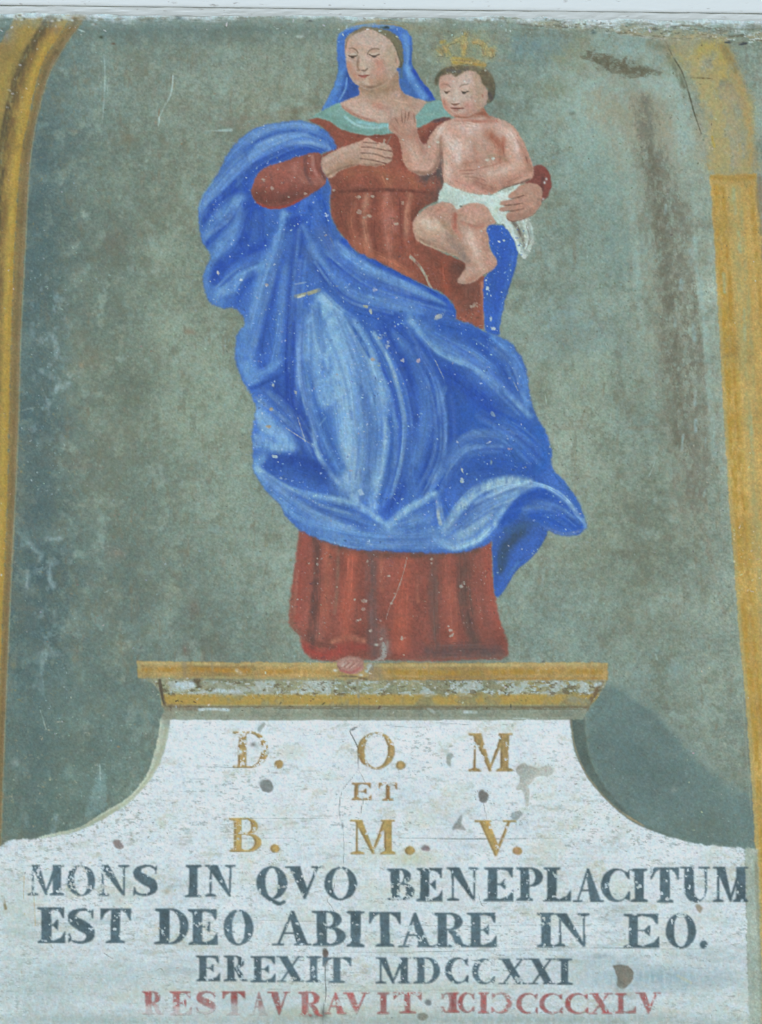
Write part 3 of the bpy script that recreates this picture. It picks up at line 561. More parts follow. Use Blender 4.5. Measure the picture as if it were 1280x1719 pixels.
bl_ = feature('brow_a', [(587,81),(594,80),(601,86),(602,92),(598,88),(591,83.5)]); br_ = feature('brow_b', [(617,92),(622,83),(630,80),(639,82.5),(640,84),(630,82.8),(624,86),(620,91)])
for pts, w, c, a in (([(586,82),(592,81),(598,84),(602,90)],1.2,(128,94,72),.68),([(617,92),(621,85),(629,81),(638,83)],1.2,(122,92,70),.72),([(601,88),(600,94)],1.6,(160,122,98),.6),([(588,86),(596,86)],3,(188,146,124),.6),([(625,86),(635,87)],3,(190,146,124),.6)):
    S(face, pts, w * 1.3, c, a * .9, .1, 0)
ey1 = feature('eye_a', [(584,94),(591,91),(599,93),(600,95),(596,98),(590,98)]); ey2 = feature('eye_b', [(620,92),(627,91),(636,89),(638,91),(633,94),(628,97),(623,95)])
for pts, w, c, a in (([(588,92),(594,91),(598,92)],1.6,(214,186,164),.9),([(585,93.5),(590,94.5),(598,94),(601,92)],1.0,(104,74,58),.9),([(590,96),(594,96.5)],1.8,(92,66,52),.85),([(586,98),(592,100)],1.4,(176,130,112),.5),([(622,91.5),(629,91),(635,88.5)],1.5,(210,180,158),.9),([(620,91),(627,94),(632,93.5),(638,91)],1.0,(112,84,70),.9),([(627,95),(631,95)],1.6,(104,84,74),.85),([(622,96),(626,98)],1,(160,120,100),.5)):
    S(face, pts, w * 1.3, c, a * .9, .1, 0)
no = feature('nose', [(603,94),(608,92),(612,108),(618,114),(616,118),(608,118),(602,116),(601,108)])
for pts, w, c, a in (([(602,96),(601,106),(601,113)],1.3,(144,106,86),.55),([(609,117),(613,118),(617,115)],1.2,(138,98,80),.85),([(600,118),(604,118)],1.2,(150,108,88),.7),([(610,112),(616,112)],2,(196,166,148),.6)):
    S(face, pts, w * 1.3, c, a * .9, .1, 0)
mo = feature('mouth', [(602,125),(608,126),(613,126.5),(618,125.5),(622,126),(617,129),(611,131),(606,129)])
for pts, w, c, a in (([(602,126),(608,127.5),(613,127),(621,126)],1.3,(146,70,60),.9),([(607,129),(612,129.5),(616,128.5)],1.7,(176,92,78),.8),([(611,121),(612,124)],1.2,(172,128,110),.6),([(606,133),(614,133)],1.6,(168,118,94),.5)):
    S(face, pts, w * 1.3, c, a * .9, .1, 0)
ear = feature('ear', [(664,100),(668,98),(671,104),(669,110),(665,109)]); S(face, [(667,100),(668,108)], 2.5, (200,138,118), .7); S(face, [(665,97),(665,106)], 1.2, (140,90,74), .6)
for x, y in ((653,98),(613,141),(642,77),(609,137),(616,116),(608,72)): B(face, x, y, 1.8, 1.4, (212,206,184), .5, 0, True)

S(SHEET, [(581,80),(583,68),(591,59),(603,53),(616,49)], 2.4, (126,100,74), .75, .05, .3); S(SHEET, [(580,90),(580,76)], 1.4, (150,112,90), .5)
for pts, w, c, a in (([(585,93.5),(591,95),(599,94)],1.7,(84,58,46),.75),([(590,96.5),(595,96.5)],2.2,(74,52,44),.7),([(620,91.5),(627,94.5),(638,91)],1.7,(88,64,54),.75),([(626,95.5),(631,95.5)],2.2,(80,60,52),.7),([(601,100),(600,112),(603,117)],1.8,(142,102,82),.6),([(607,118),(613,119),(618,115)],1.7,(122,84,68),.7),([(602,126.5),(609,128),(621,126)],1.9,(140,62,56),.75),([(606,130),(615,130)],2,(178,96,84),.6),([(586,82),(594,81),(602,89)],1.6,(120,86,66),.45),([(617,91),(622,84),(638,83)],1.6,(116,86,66),.45),([(610,66),(630,68)],9,(208,178,164),.35),([(600,137),(615,142)],4,(206,170,150),.4)):
    S(face, pts, w, c, a, .08, .2)
collar = Layer('collar', [(570,171,'c'),(544,184),(524,196),(516,201,'c'),(535,199),(557,207),(574,218),(596,225),(622,228),(653,226),(698,217),(719,208),(736,201),(758,197,'c'),(752,180),(742,170),(732,168,'c'),(716,173,'c'),(700,192),(690,201),(654,207),(631,206),(609,201),(592,193),(577,184)], 1, .6)
collar.fill((124,160,148), 1, .04)
for pts, w, c, a in (([(580,196),(600,210),(625,215),(655,211)],3,(160,196,194),.7),([(600,204),(630,210),(654,209)],4,(140,186,186),.7),([(540,192),(560,200),(590,218),(640,224)],4,(104,142,128),.6),([(560,180),(575,190)],5,(134,166,154),.6),([(715,185),(730,180),(745,182)],9,(120,160,152),.6),([(700,210),(730,200)],4,(112,150,140),.5),([(652,206),(652,222)],2.5,(150,198,202),.6),([(545,188),(565,180)],5,(118,154,134),.6)):
    S(collar, pts, w, c, a, .05, .3)

bod = Layer('bodice', [(515,201,'c'),(535,198),(557,206),(574,217),(596,224),(622,227),(653,225),(698,215),(736,199),(756,196,'c'),(766,220),(760,300),(745,330),(700,360),(720,410),(780,440),(815,465,'c'),(813,520),(813,553,'c'),(787,543),(766,535),(766,523),(758,506),(736,489),(714,480),(692,469),(661,454),(626,436),(596,421),(578,401),(563,379),(555,354),(555,313),(550,300,'c'),(540,260,'c'),(562,246,'c'),(545,216)], 1, .8)
bod.fill((140,66,54), 1, .06)
for pts, w, c, a in (([(530,205),(560,222),(590,232),(640,234)],8,(138,62,50),.6),([(565,225),(580,240),(560,250)],8,(146,66,54),.5),([(600,228),(650,230)],3,(118,54,46),.6),([(660,230),(672,240),(680,280)],8,(132,56,46),.7),([(580,290),(620,285),(680,300)],12,(150,74,56),.65),([(640,290),(650,310)],8,(160,84,62),.5),([(690,300),(700,312)],8,(158,80,58),.5),([(562,300),(575,315),(562,330)],10,(120,56,46),.6),
    ([(560,322),(620,319),(690,321),(742,326)],3,(104,48,42),.55),([(715,298),(740,290),(744,310),(730,330)],13,(98,64,62),.85),([(742,258),(744,285)],7,(104,76,74),.6),([(706,330),(740,330)],7,(116,58,50),.6),([(752,205),(725,225),(712,245)],10,(118,54,48),.75),([(725,203),(755,198)],3,(92,56,60),.7),
    ([(570,340),(572,370),(585,395)],9,(126,58,48),.5),([(595,345),(590,375),(600,410)],6,(156,80,62),.55),([(616,330),(612,370),(620,425)],6,(170,98,80),.7),([(612,405),(618,425)],8,(172,96,76),.5),([(630,335),(628,390),(634,430)],5,(124,56,48),.55),([(648,330),(650,380),(656,440)],8,(168,90,76),.6),([(655,365),(660,380)],12,(166,90,82),.5),([(672,330),(674,380),(676,420)],5,(130,58,50),.55),([(688,328),(684,360),(682,400)],5,(172,100,82),.65),([(690,400),(695,430),(690,465)],8,(136,62,50),.5),([(600,418),(640,435),(690,462)],8,(168,84,64),.6),
    ([(710,420),(740,440),(775,455)],14,(122,58,48),.65),([(745,440),(748,470),(752,495)],7,(156,66,50),.55),([(770,460),(790,485),(785,520)],14,(118,62,54),.65),([(765,445),(778,455)],9,(96,52,46),.6),([(810,475),(812,545)],3,(172,96,78),.7),([(760,498),(775,530),(805,545)],8,(140,68,56),.6),([(705,345),(698,370),(702,400)],6,(112,54,46),.6)):
    S(bod, pts, w * 1.3, c, a, 0, .5); hatch(bod, pts, w, c, .9)
contrast(bod, 1.3); dull(bod, .93, (1.08, 1.07, 1.01))
S(bod, [(690,432,4),(703,445,3.5),(714,462,3),(722,480,3),(732,500,3)], 4, (178,160,138), .9, .35, .6)
for x, y, rx, ry in ((797,512,10,6),(602,330,6,3),(603,355,5,4),(627,329,5,2.5),(620,362,5,3),(612,365,6,3),(560,319,4,3),(676,340,3,4),(590,233,5,4),(665,375,4,3),(700,428,5,2.5),(650,300,4,2),(645,238,3,6)):
    B(bod, x, y, rx, ry, (186,156,136), .7, 0, True)
flakes(700, (556, 205, 815, 552), (190,156,138), (.25,.75), (.5,1.2), bod); flakes(140, (556, 290, 815, 552), (104,54,48), (.3,.7), (.8,2.4), bod, 3); flakes(120, (730, 430, 815, 552), (188,150,130), (.3,.8), (.5,1.2), bod)

back = Layer('mantle_back', [(812,468,'c'),(812,500),(814,553,'c'),(826,561),(839,563,'c'),(841,534),(850,497),(862,462),(869,431),(867,411),(856,390),(844,377,'c'),(820,377,'c'),(817,386),(824,420),(833,440)], 1, .6)
back.fill((40,82,184), 1, .05)
for pts, w, c, a in (([(830,385),(845,420),(845,460),(832,520)],9,(36,76,184),.7),([(862,430),(850,480),(836,550)],4,(58,100,190),.7),([(818,480),(822,550)],5,(44,86,172),.6)): S(back, pts, w, c, a)
for x, y, rx, ry in ((824,536,3,6),(818,484,4,4),(838,405,3,2),(846,403,3,2),(828,551,6,3),(815,470,3,2),(848,436,2.5,2)): B(back, x, y, rx, ry, (196,206,214), .85, 0, True)
flakes(70, (812, 378, 870, 562), (176,196,224), (.4,.95), (.5,1.3), back)

tail = Layer('mantle_tail', [(826,900,'c'),(827,932),(829,972),(831,1000),(838,1003,'c'),(851,985),(867,959),(891,938),(907,919),(918,898),(924,880,'c'),(900,862,'c'),(850,866,'c')], 1, .6)
tail.fill((46,82,170), 1, .05)
for pts, w, c, a in (([(880,888),(860,905),(845,930),(842,955)],14,(50,70,104),.85),([(905,890),(890,915),(868,935),(850,960),(840,995)],6,(50,92,190),.7),([(870,945),(852,970)],4,(70,116,190),.6),([(832,930),(834,980)],4,(42,80,170),.6),([(850,890),(900,880)],8,(52,84,130),.6)): S(tail, pts, w, c, a)
flakes(50, (828, 880, 920, 1002), (180,196,214), (.4,.9), (.5,1.3), tail)

mantle = Layer('mantle', [(519,206),(498,203),(470,206),(437,213),(418,222),(400,236),(386,255),(374,276),(360,302),(343,325),(334,349),(334,367),(340,402),(356,431,'c'),(344,455),(343,481),(353,507),(372,516),(395,517),(407,530),(412,545,'c'),(400,561),(395,584),(398,614),(409,640),(423,666),(432,686,'c'),(428,701),(423,732),(425,749),(425,773),(428,794),(446,821),(468,845),(486,874),(505,891),(539,906),(579,919),(619,925),(646,925),(712,928),(771,928),(798,922),(825,911),(836,896),(852,880),(875,872),(900,876),(920,890),(939,899),(965,898),(987,887,'c'),(979,863),(965,831),(947,807),(928,786),(926,754),(918,728),(904,703),(894,680),(887,647),(885,624),(873,596),(855,574),(831,563),(811,555),(787,543),(766,535),(766,523),(758,506),(736,489),(714,480),(692,469),(661,454),(626,436),(596,421),(578,401),(563,379),(555,354),(556,314,'c'),(550,300,'c'),(536,258,'c'),(566,250,'c'),(559,234),(543,217)], 1.5, .9)
mantle.fill(MID, 1, .05)
T = [ # broad areas first
 ([(520,215),(450,225),(400,260),(360,320)],22,(72,112,186),.6,0),([(345,350),(350,400),(400,420)],20,(40,84,178),.5,0),([(455,380),(440,440),(450,520),(470,620)],26,(38,80,174),.4,0),
 ([(470,650),(500,700),(520,760)],34,(33,68,162),.85,0),([(460,780),(500,785),(560,805)],24,(31,67,161),.8,0),
 ([(700,590),(745,660),(750,740),(720,810)],46,(28,67,166),.8,0),([(800,700),(850,720),(890,740)],38,(31,77,180),.8,0),([(770,790),(830,780),(900,790)],30,(33,73,170),.75,0),([(790,565),(840,600),(868,660)],24,(30,70,168),.85,0),
 ([(560,590),(585,660),(595,740),(600,800)],44,(122,164,210),.95,.25),([(548,510),(570,560),(590,620),(620,690)],26,(120,164,210),.9,.2),([(522,540),(525,610),(545,670)],18,(112,155,208),.85,.1),([(590,760),(597,820)],24,(137,168,202),.7,0),
 # shoulder drape
 ([(346,350),(380,306),(420,266),(462,239),(508,229),(550,243)],13,(112,153,208),.85,.1),([(412,254),(455,228),(505,220),(548,235),(562,248)],5,(36,75,170),.8,0),([(404,240),(445,218),(492,209),(530,214)],7,(98,138,200),.75,0),([(385,268),(420,232)],8,(74,116,190),.6,0),
 ([(356,345),(400,300),(445,268),(490,252),(545,250)],6,(30,67,166),.8,0),([(436,350),(416,325),(422,292),(462,266),(520,252)],8,(30,67,170),.85,.1),([(480,240),(520,238),(545,246)],5,(133,164,206),.5,0),([(500,255),(540,253)],4,(34,72,172),.8,0),
 ([(340,372),(362,344),(395,322)],9,(25,60,166),.85,0),([(346,395),(368,365),(398,338)],10,(88,132,200),.75,0),([(350,410),(372,385),(390,362)],6,(27,63,168),.8,0),([(362,424),(385,402),(400,372),(404,340)],13,(94,138,204),.85,.05),([(342,350),(336,375),(342,410)],4,(70,112,190),.6,0),
 ([(418,345),(414,385),(402,418),(378,442)],11,(27,63,168),.9,.1),([(440,360),(438,400),(430,420)],7,(36,73,170),.7,0),([(352,435),(346,465),(352,495),(370,508)],8,(76,120,194),.75,0),([(364,468),(376,446),(408,430),(445,412)],11,(27,63,170),.9,.1),
 ([(368,490),(395,480),(405,462),(440,444),(464,424),(478,392),(480,362)],9,(96,142,206),.85,.1),([(398,510),(408,485),(425,460)],7,(31,70,172),.8,0),([(480,392),(464,425),(447,468),(432,515),(419,565),(414,605),(424,632)],13,(94,140,206),.85,.15),([(405,610),(402,580),(412,555)],9,(78,124,196),.6,0),
 ([(488,370),(472,430),(457,480),(447,540),(440,590),(442,612)],8,(33,70,168),.85,.1),([(480,450),(474,510),(468,570),(458,618)],7,(80,122,194),.75,0),([(500,370),(496,450),(490,530),(486,610),(490,680),(510,730)],10,(27,60,166),.9,.1),([(418,636),(445,624),(470,606)],6,(86,132,202),.75,0),([(424,652),(450,640),(478,628)],4,(31,67,164),.8,0),
 ([(520,350),(512,390),(505,430)],9,(31,70,172),.7,0),([(500,330),(490,350)],9,(30,68,180),.8,0),([(535,325),(545,350),(550,390),(565,420)],8,(31,73,180),.6,0),([(545,390),(560,420)],12,(78,100,160),.45,0),([(510,380),(530,430),(552,470)],5,(80,120,192),.6,0),([(515,420),(540,460)],9,(66,94,160),.45,0),
 ([(430,668),(462,692),(500,722),(524,748)],3,(112,143,191),.6,0),([(434,690),(446,720)],12,(100,146,208),.8,.1),([(446,705),(472,728),(488,748)],12,(100,144,206),.85,.1),([(430,748),(455,752),(490,750)],7,(118,162,210),.8,0),([(440,765),(430,785),(445,808)],9,(94,140,206),.8,0),
 ([(432,788),(452,803),(482,820),(530,833),(580,842),(620,860),(652,886)],5.5,(133,174,214),.85,.1),([(436,805),(470,842),(500,868),(540,882),(600,892)],6,(92,138,200),.7,0),([(470,820),(510,848),(545,870),(590,888)],7,(135,168,204),.7,0),([(484,836),(505,858)],7,(40,84,172),.8,0),([(560,858),(600,872),(640,886)],7,(66,104,176),.65,0),([(520,846),(600,866)],5,(127,160,197),.45,0),
 ([(512,892),(560,904),(640,912),(720,914),(760,912)],10,(68,108,182),.75,0),([(600,900),(700,896),(740,890)],8,(96,136,192),.5,0),([(540,905),(580,917),(640,923)],3,(118,158,202),.5,0),
 # knee
 ([(536,510),(534,560),(545,620)],4,(72,112,186),.7,0),([(524,515),(530,570),(540,600)],5,(133,172,214),.5,0),([(508,560),(504,600),(510,650),(524,705),(532,755),(552,790),(585,825),(608,850)],4.5,(137,174,212),.85,.1),([(514,520),(506,560)],4,(100,144,202),.6,0),([(514,610),(524,670),(536,706)],7,(41,84,172),.85,.05),([(544,705),(552,745),(566,785)],14,(40,84,172),.85,.1),([(548,700),(536,715)],1.6,(139,176,212),.6,0),
 ([(545,500),(588,540),(618,600),(640,660),(650,715),(642,785),(626,850)],8,(135,174,214),.85,.1),([(612,660),(622,700),(624,740),(618,790),(612,830)],8,(82,120,184),.8,0),([(622,695),(620,740)],6,(72,106,172),.7,0),([(650,680),(660,730),(652,790),(640,840)],7,(37,79,172),.8,0),([(580,528),(605,570),(622,598)],4,(36,77,166),.85,0),([(596,538),(615,565),(630,600)],5,(112,158,210),.8,0),([(625,590),(640,640),(650,690)],6,(118,158,206),.7,0),
 ([(610,540),(640,590),(660,640),(666,700),(668,760)],8,(40,82,174),.75,0),([(628,560),(655,608),(672,665),(680,715),(674,775),(658,835)],4,(135,170,206),.75,.05),([(642,548),(668,590),(690,650),(696,720),(684,800),(650,860)],9,(27,63,166),.85,.05),([(668,560),(700,610),(716,660),(716,715),(700,775)],9,(82,126,194),.75,0),([(700,720),(690,790),(700,840)],10,(66,110,188),.55,0),([(748,650),(735,690),(718,730)],4,(88,132,200),.6,0),
 # belt folds
 ([(566,412),(600,440),(650,466),(700,486),(748,508)],8,(98,142,206),.8,0),([(556,436),(600,465),(650,484),(715,508),(755,522)],7,(27,63,170),.85,0),([(526,415),(556,468),(600,496),(650,512),(705,522)],8,(86,130,202),.8,0),([(530,445),(575,500),(635,526),(710,536)],7,(31,68,166),.8,0),([(620,500),(690,512)],5,(112,153,206),.5,0),([(575,404),(630,440),(700,476),(750,506),(764,528)],4.5,(28,68,180),.85,.1),([(545,480),(590,520),(650,540)],8,(34,75,172),.7,0),([(640,530),(680,560),(720,600)],10,(30,68,170),.7,0),([(730,510),(760,525)],6,(41,84,178),.5,0),
 # right
 ([(690,535),(730,572),(785,595),(822,622)],16,(78,122,194),.75,.1),([(690,540),(735,590),(790,615),(835,645),(890,698)],5,(114,158,210),.8,.05),([(760,580),(800,600),(825,632)],4,(112,153,202),.55,0),([(740,545),(790,560),(830,580)],10,(33,75,176),.7,0),([(830,567),(862,598),(881,645),(886,680)],7,(80,128,204),.85,.05),([(852,618),(866,645),(880,668)],4,(86,132,200),.6,0),([(740,620),(790,655),(830,690)],14,(25,61,170),.7,0),
 ([(728,805),(760,765),(785,735),(820,728),(850,736)],7,(100,138,194),.7,0),([(720,830),(745,790)],4,(84,126,196),.5,0),([(780,745),(800,750)],12,(43,84,170),.5,0),([(905,720),(915,770),(905,790)],8,(31,86,190),.6,0),([(850,740),(870,770)],14,(41,86,170),.4,0),
 ([(655,880),(690,852),(730,830)],6.5,(133,174,214),.85,.05),([(734,832),(738,850),(742,875)],5,(129,158,187),.6,0),([(742,835),(752,862),(756,868)],7,(38,79,172),.8,0),([(690,870),(720,860)],9,(76,116,184),.6,0),
 ([(760,905),(795,880),(825,848),(858,822)],20,(120,155,197),.9,.15),([(748,888),(775,850),(805,822),(850,808),(888,812)],8,(141,174,202),.85,.1),([(870,812),(900,815),(940,832),(972,868),(984,886)],5,(148,185,218),.9,.1),([(800,845),(850,820),(890,812)],4,(161,195,220),.6,0),([(730,905),(765,918),(800,908),(830,880),(850,850),(868,830)],6,(141,182,218),.85,.1),([(770,895),(800,880)],9,(86,124,184),.5,0),
 ([(858,868),(880,838),(905,828),(940,848),(965,880)],15,(28,70,176),.95,.3),([(900,862),(940,875),(970,886)],15,(30,73,180),.9,.2),([(845,878),(870,850)],8,(33,75,176),.8,0),([(930,790),(960,830),(978,865)],5,(43,89,184),.7,0),([(915,885),(945,897),(980,890)],3,(80,104,170),.6,0)]
for pts, w, c, a, h in T: S(mantle, pts, w * (1.3 if w < 15 else 1.0), c, a * (.86 if w < 6 and c[0] > 90 else 1.0), h * .6, .4); hatch(mantle, pts, w, c, .9)
for pts, w, c, a in (([(436,700),(462,722),(482,742)],15,(120,162,214),.8),([(432,735),(470,752)],9,(124,166,214),.7),([(462,775),(500,770),(545,790)],12,(26,56,150),.6),([(470,660),(495,690),(515,735)],14,(30,58,150),.55),([(845,876),(872,845),(900,832)],12,(26,66,170),.6),([(905,868),(950,872)],14,(30,74,178),.6),([(500,585),(503,640),(516,695)],3,(140,176,214),.6),([(700,600),(735,680),(720,770)],24,(26,60,160),.45),([(650,570),(688,650),(694,730)],7,(26,58,158),.5),([(536,520),(545,590)],3.5,(60,100,176),.6),([(622,690),(620,760)],6,(62,98,166),.5),([(546,705),(560,770)],9,(46,86,168),.6),([(805,575),(850,615),(868,655)],12,(28,66,166),.5),([(830,850),(800,880),(770,902)],10,(150,180,206),.45),([(515,225),(470,228),(430,245)],5,(120,156,208),.5)):
    S(mantle, pts, w, c, a, 0, .5)
contrast(mantle, 1.04); [S(mantle, p_, w_, c_, a_, 0, .5) or hatch(mantle, p_, w_, c_, .9) for p_, w_, c_, a_ in (([(520,880),(600,900),(690,905),(750,900)],20,(98,140,198),.5),([(455,815),(500,850),(560,872)],14,(100,142,200),.5),([(650,890),(720,872)],12,(100,140,196),.45),([(560,560),(590,640),(600,760)],26,(134,170,212),.35))]
for K_, w_ in (([(520,520),(516,620),(538,720),(590,825)],16),([(560,520),(600,620),(616,720),(606,835)],26),([(622,560),(668,660),(676,760),(652,850)],20),([(680,560),(730,650),(738,760),(700,845)],26),([(545,425),(610,475),(690,505),(760,525)],20),([(530,440),(580,500),(660,525)],14),([(715,560),(800,612),(884,695)],18),([(438,800),(520,850),(620,890)],18),([(358,335),(420,272),(505,232),(550,242)],18),([(482,375),(455,470),(420,600)],18),([(504,380),(492,520),(490,680)],16),([(726,825),(780,750),(866,742)],20),([(750,900),(820,852),(905,818)],16),([(345,400),(385,370),(405,335)],16),([(360,490),(400,455),(460,430)],16),([(440,650),(490,700),(530,770)],18),([(560,900),(660,912),(760,908)],14),([(800,560),(860,610),(880,670)],14),([(800,700),(870,740),(910,780)],22),([(870,850),(930,850),(975,880)],14)):
    for c_, a_ in (((28,58,156),.5),((76,118,194),.5),((122,160,208),.42),((52,92,182),.45)): hatch(mantle, K_, w_, c_, a_, 4.6, (2.0, 5.0))
dull(mantle, .98, (1.06, 1.05, 1.03))
S(mantle, [(735,845),(737,868),(740,880)], 5, (186,194,182), .85, .2, .6)
S(mantle, [(497,498),(515,494),(536,487)], 4.5, (160,154,128), .9, .3, .9); S(mantle, [(500,500),(512,496)], 2, (216,212,196), .8); S(mantle, [(495,478),(515,474)], 1.6, (150,170,200), .7)
for x, y, rx, ry, c in ((614,512,6,4,(178,172,140)),(622,522,3,5,(190,190,170)),(634,612,8,3.5,(164,164,130)),(626,602,4,3,(176,150,130)),(455,686,4,3,(188,160,120)),(450,716,5,3,(176,150,130)),(457,645,3,4,(180,184,176)),(496,657,3,4,(170,170,160)),(738,530,10,4,(184,180,176)),(770,530,4,5,(188,184,180)),(629,486,5,4,(196,196,214)),(776,790,2,6,(176,184,190)),(776,806,4,5,(170,184,196)),(856,752,5,3,(200,150,160)),(768,740,5,3,(178,176,196)),(820,742,5,2,(200,206,224)),(828,695,3,6,(130,150,180)),(640,565,8,4,(176,170,170)),(650,578,4,7,(160,164,184)),(675,605,4,4,(190,176,186)),(702,604,4,4,(190,160,180)),(461,766,5,3,(200,206,206)),(475,802,7,3,(190,198,206)),(605,826,5,6,(170,190,214)),(548,360,4,4,(196,210,230)),(405,470,3,2.5,(220,228,236)),(447,478,3,3,(190,160,150)),(366,458,2.5,4,(190,180,190)),(825,774,2,6,(120,150,176)),(475,553,4,3,(170,150,150))):
    B(mantle, x, y, rx * 1.15, ry * 1.15, c, .8, rng.uniform(-40, 20), True)
for pts in ([(730,603),(742,628),(746,636)],[(862,640),(870,656)],[(500,700),(513,742)],[(480,718),(520,744)]): S(mantle, pts, 1.2, (196,186,176), .7, .2, .5)
flakes(3600, (335, 205, 985, 925), (180,200,226), (.3,.9), (.45,1.25), mantle, 2); flakes(160, (335, 205, 985, 925), (184,196,212), (.4,.85), (.7,1.7), mantle, 1.5, .1); flakes(160, (335, 205, 985, 925), (170,150,140), (.3,.8), (.6,1.6), mantle, 2)
flakes(220, (335, 205, 985, 925), (46,66,120), (.3,.6), (.8,2.4), mantle, 3)
S(SHEET, [(334,349),(343,325),(360,302)], 2, (120,160,176), .5)

slv = Layer('sleeve', [(538,258),(507,261),(470,274),(442,283),(428,302),(423,325),(432,342),(456,351),(484,347),(507,336),(531,321),(547,310,'c'),(548,297),(541,282)], 1, .5)
slv.fill((140,68,60), 1, .05)
for pts, w, c, a in (([(430,330),(460,338),(500,325)],14,(116,56,50),.75),([(440,300),(470,285),(500,275)],10,(150,78,68),.55),([(495,282),(510,302),(540,306)],9,(164,92,82),.55),([(480,300),(500,310)],9,(150,78,70),.4),([(512,262),(514,290),(525,312)],3,(110,60,60),.6),([(524,262),(528,285),(540,305)],3.5,(170,98,88),.65),([(533,260),(537,285),(545,300)],3.5,(146,76,66),.6),([(455,290),(458,310)],3,(122,66,60),.5),([(432,342),(456,350),(484,346),(505,336)],3,(152,56,52),.7),([(425,320),(430,300)],3,(150,74,66),.5),([(470,330),(510,322)],5,(126,66,60),.5),([(538,284),(546,300)],2.5,(104,58,60),.7)):
    S(slv, pts, w * 1.3, c, a, 0, .4); hatch(slv, pts, w, c, .8)
contrast(slv, 1.3); dull(slv, .95, (1.05, 1.03, 1.0))
for x, y, r_ in ((442,302,5),(457,316,4),(473,306,3),(466,285,2.5),(512,325,3),(520,290,3)): B(slv, x, y, r_, r_, (182,150,136), .7, 0, True)
flakes(60, (423, 258, 548, 350), (200,180,170), (.3,.9), (.5,1.3), slv)

FLESH = (186,146,126)
hand1 = Layer('hand_right', [(540,268),(549,260),(569,250),(589,242),(607,236),(617,230),(622,233),(631,238),(647,241),(657,247),(660,256),(659,266),(655,273),(645,277),(628,279),(608,277),(589,280),(570,288),(556,299),(545,292),(540,280)], .9, .4)
hand1.fill(FLESH, 1, .04)
for pts, w, c, a in (([(546,270),(570,256),(600,244)],6,(198,160,142),.7),([(550,292),(575,278),(600,272)],7,(168,128,104),.7),([(545,285),(556,296)],5,(200,166,142),.5),([(575,262),(600,256)],6,(192,150,130),.6),([(548,296),(570,284),(600,277),(640,277)],3,(140,100,80),.6),([(606,247),(630,243),(650,246)],4,(192,146,128),.7),([(608,254),(632,254),(652,260)],4,(194,148,130),.7),([(608,263),(632,264),(650,269)],3.6,(190,146,126),.7),([(608,272),(628,275)],3,(184,144,120),.6),([(609,240),(617,234)],3.5,(196,142,124),.7)):
    S(hand1, pts, w, c, a, .05, .25)
contrast(hand1, 1.3); dull(hand1, 1.0, (1.035, .985, .965))
for i, pts in enumerate(([(607,247),(622,247.5),(640,251),(658,255)],[(606,257),(618,257.5),(634,260),(655,268)],[(605,266),(620,268),(634,271),(648,275)],[(610,239),(622,240),(636,241)])):
    S(hand1, pts, 1.9, (126,84,70), .75, .1, .6)
for pts in ([(662,254.5),(651,252)],[(661,267),(649,264)],[(652,276),(642,273)],[(640,238),(630,237)]): S(hand1, pts, 1.7, (128,70,58), .8, .1, 0)
fing = [('finger_a',[(606,241),(630,238),(647,241),(657,247),(659,254),(640,250),(622,247),(607,246)]),('finger_b',[(606,248),(624,248),(642,252),(659,256),(660,264),(655,267),(634,259),(618,257),(606,256)]),('finger_c',[(606,258),(620,258),(634,261),(654,269),(654,273),(646,275),(632,270),(618,267),(606,265)]),('finger_d',[(606,267),(620,269),(634,272),(646,276),(628,279),(608,277)])]
for n, p in fing: feature(n, p)
B(hand1, 650, 240, 4, 3, (190,180,160), .7); S(SHEET, [(657,228),(650,242)], 1.8, (150,120,104), .6)

slv2 = Layer('sleeve_behind', [(880,296),(893,282),(905,277),(916,281),(924,296),(926,312),(921,326),(914,335),(905,338),(890,325)], 1, .5)
slv2.fill((124,58,52), 1, .06); S(slv2, [(903,282),(918,290),(922,315)], 5, (134,60,54), .7); S(slv2, [(912,300),(908,330)], 4, (92,46,44), .6)
for x, y in ((914,306),(917,300),(905,330),(912,334)): B(slv2, x, y, 2, 2.4, (206,196,190), .9)

# ---- the child ------------------------------------------------
ctail = Layer('cloth_tail', [(848,354,'c'),(842,366),(846,378),(856,390),(866,408),(871,424),(881,435),(891,421),(897,403),(895,384),(889,366),(880,360)], 1, .8)
ctail.fill((168,170,156), 1, .06)
for pts, w, c, a in (([(846,362),(856,384),(868,408),(876,430)],6,(208,216,210),.85),([(862,372),(874,392),(880,412)],4,(124,110,98),.8),([(878,370),(886,392),(884,416)],4,(208,214,204),.85),([(884,378),(889,400),(884,420)],1.6,(130,122,110),.7),([(891,375),(895,398),(889,418)],3,(190,198,186),.8),([(872,420),(882,432)],6,(204,212,208),.7),([(868,376),(876,400)],2,(110,96,86),.7)): S(ctail, pts, w, c, a, .1, .7)
flakes(60, (844, 365, 898, 432), (228,234,230), (.4,.95), (.5,1.6), ctail); flakes(30, (850, 380, 880, 430), (50,88,170), (.4,.8), (.5,1.4), ctail)
body = Layer('child_body', [(755,201),(741,208),(732,214),(723,227),(714,243),(708,240),(702,223),(700,209),(697,192),(694,186),(690,187),(687,185),(683,186),(678,182),(674,184),(673,195),(664,196),(656,199),(653,206),(655,220),(667,227),(671,238),(675,254),(678,273),(686,285),(702,293),(721,293),(733,285),(740,270),(743,285),(745,308,'c'),(768,320),(797,327),(827,327),(845,317),(875,309),(893,299),(896,284),(888,258),(877,234),(863,213),(842,200),(820,193),(812,178,'c'),(780,185),(768,197)], 1, .4)
body.fill((194,146,128), 1, .04)
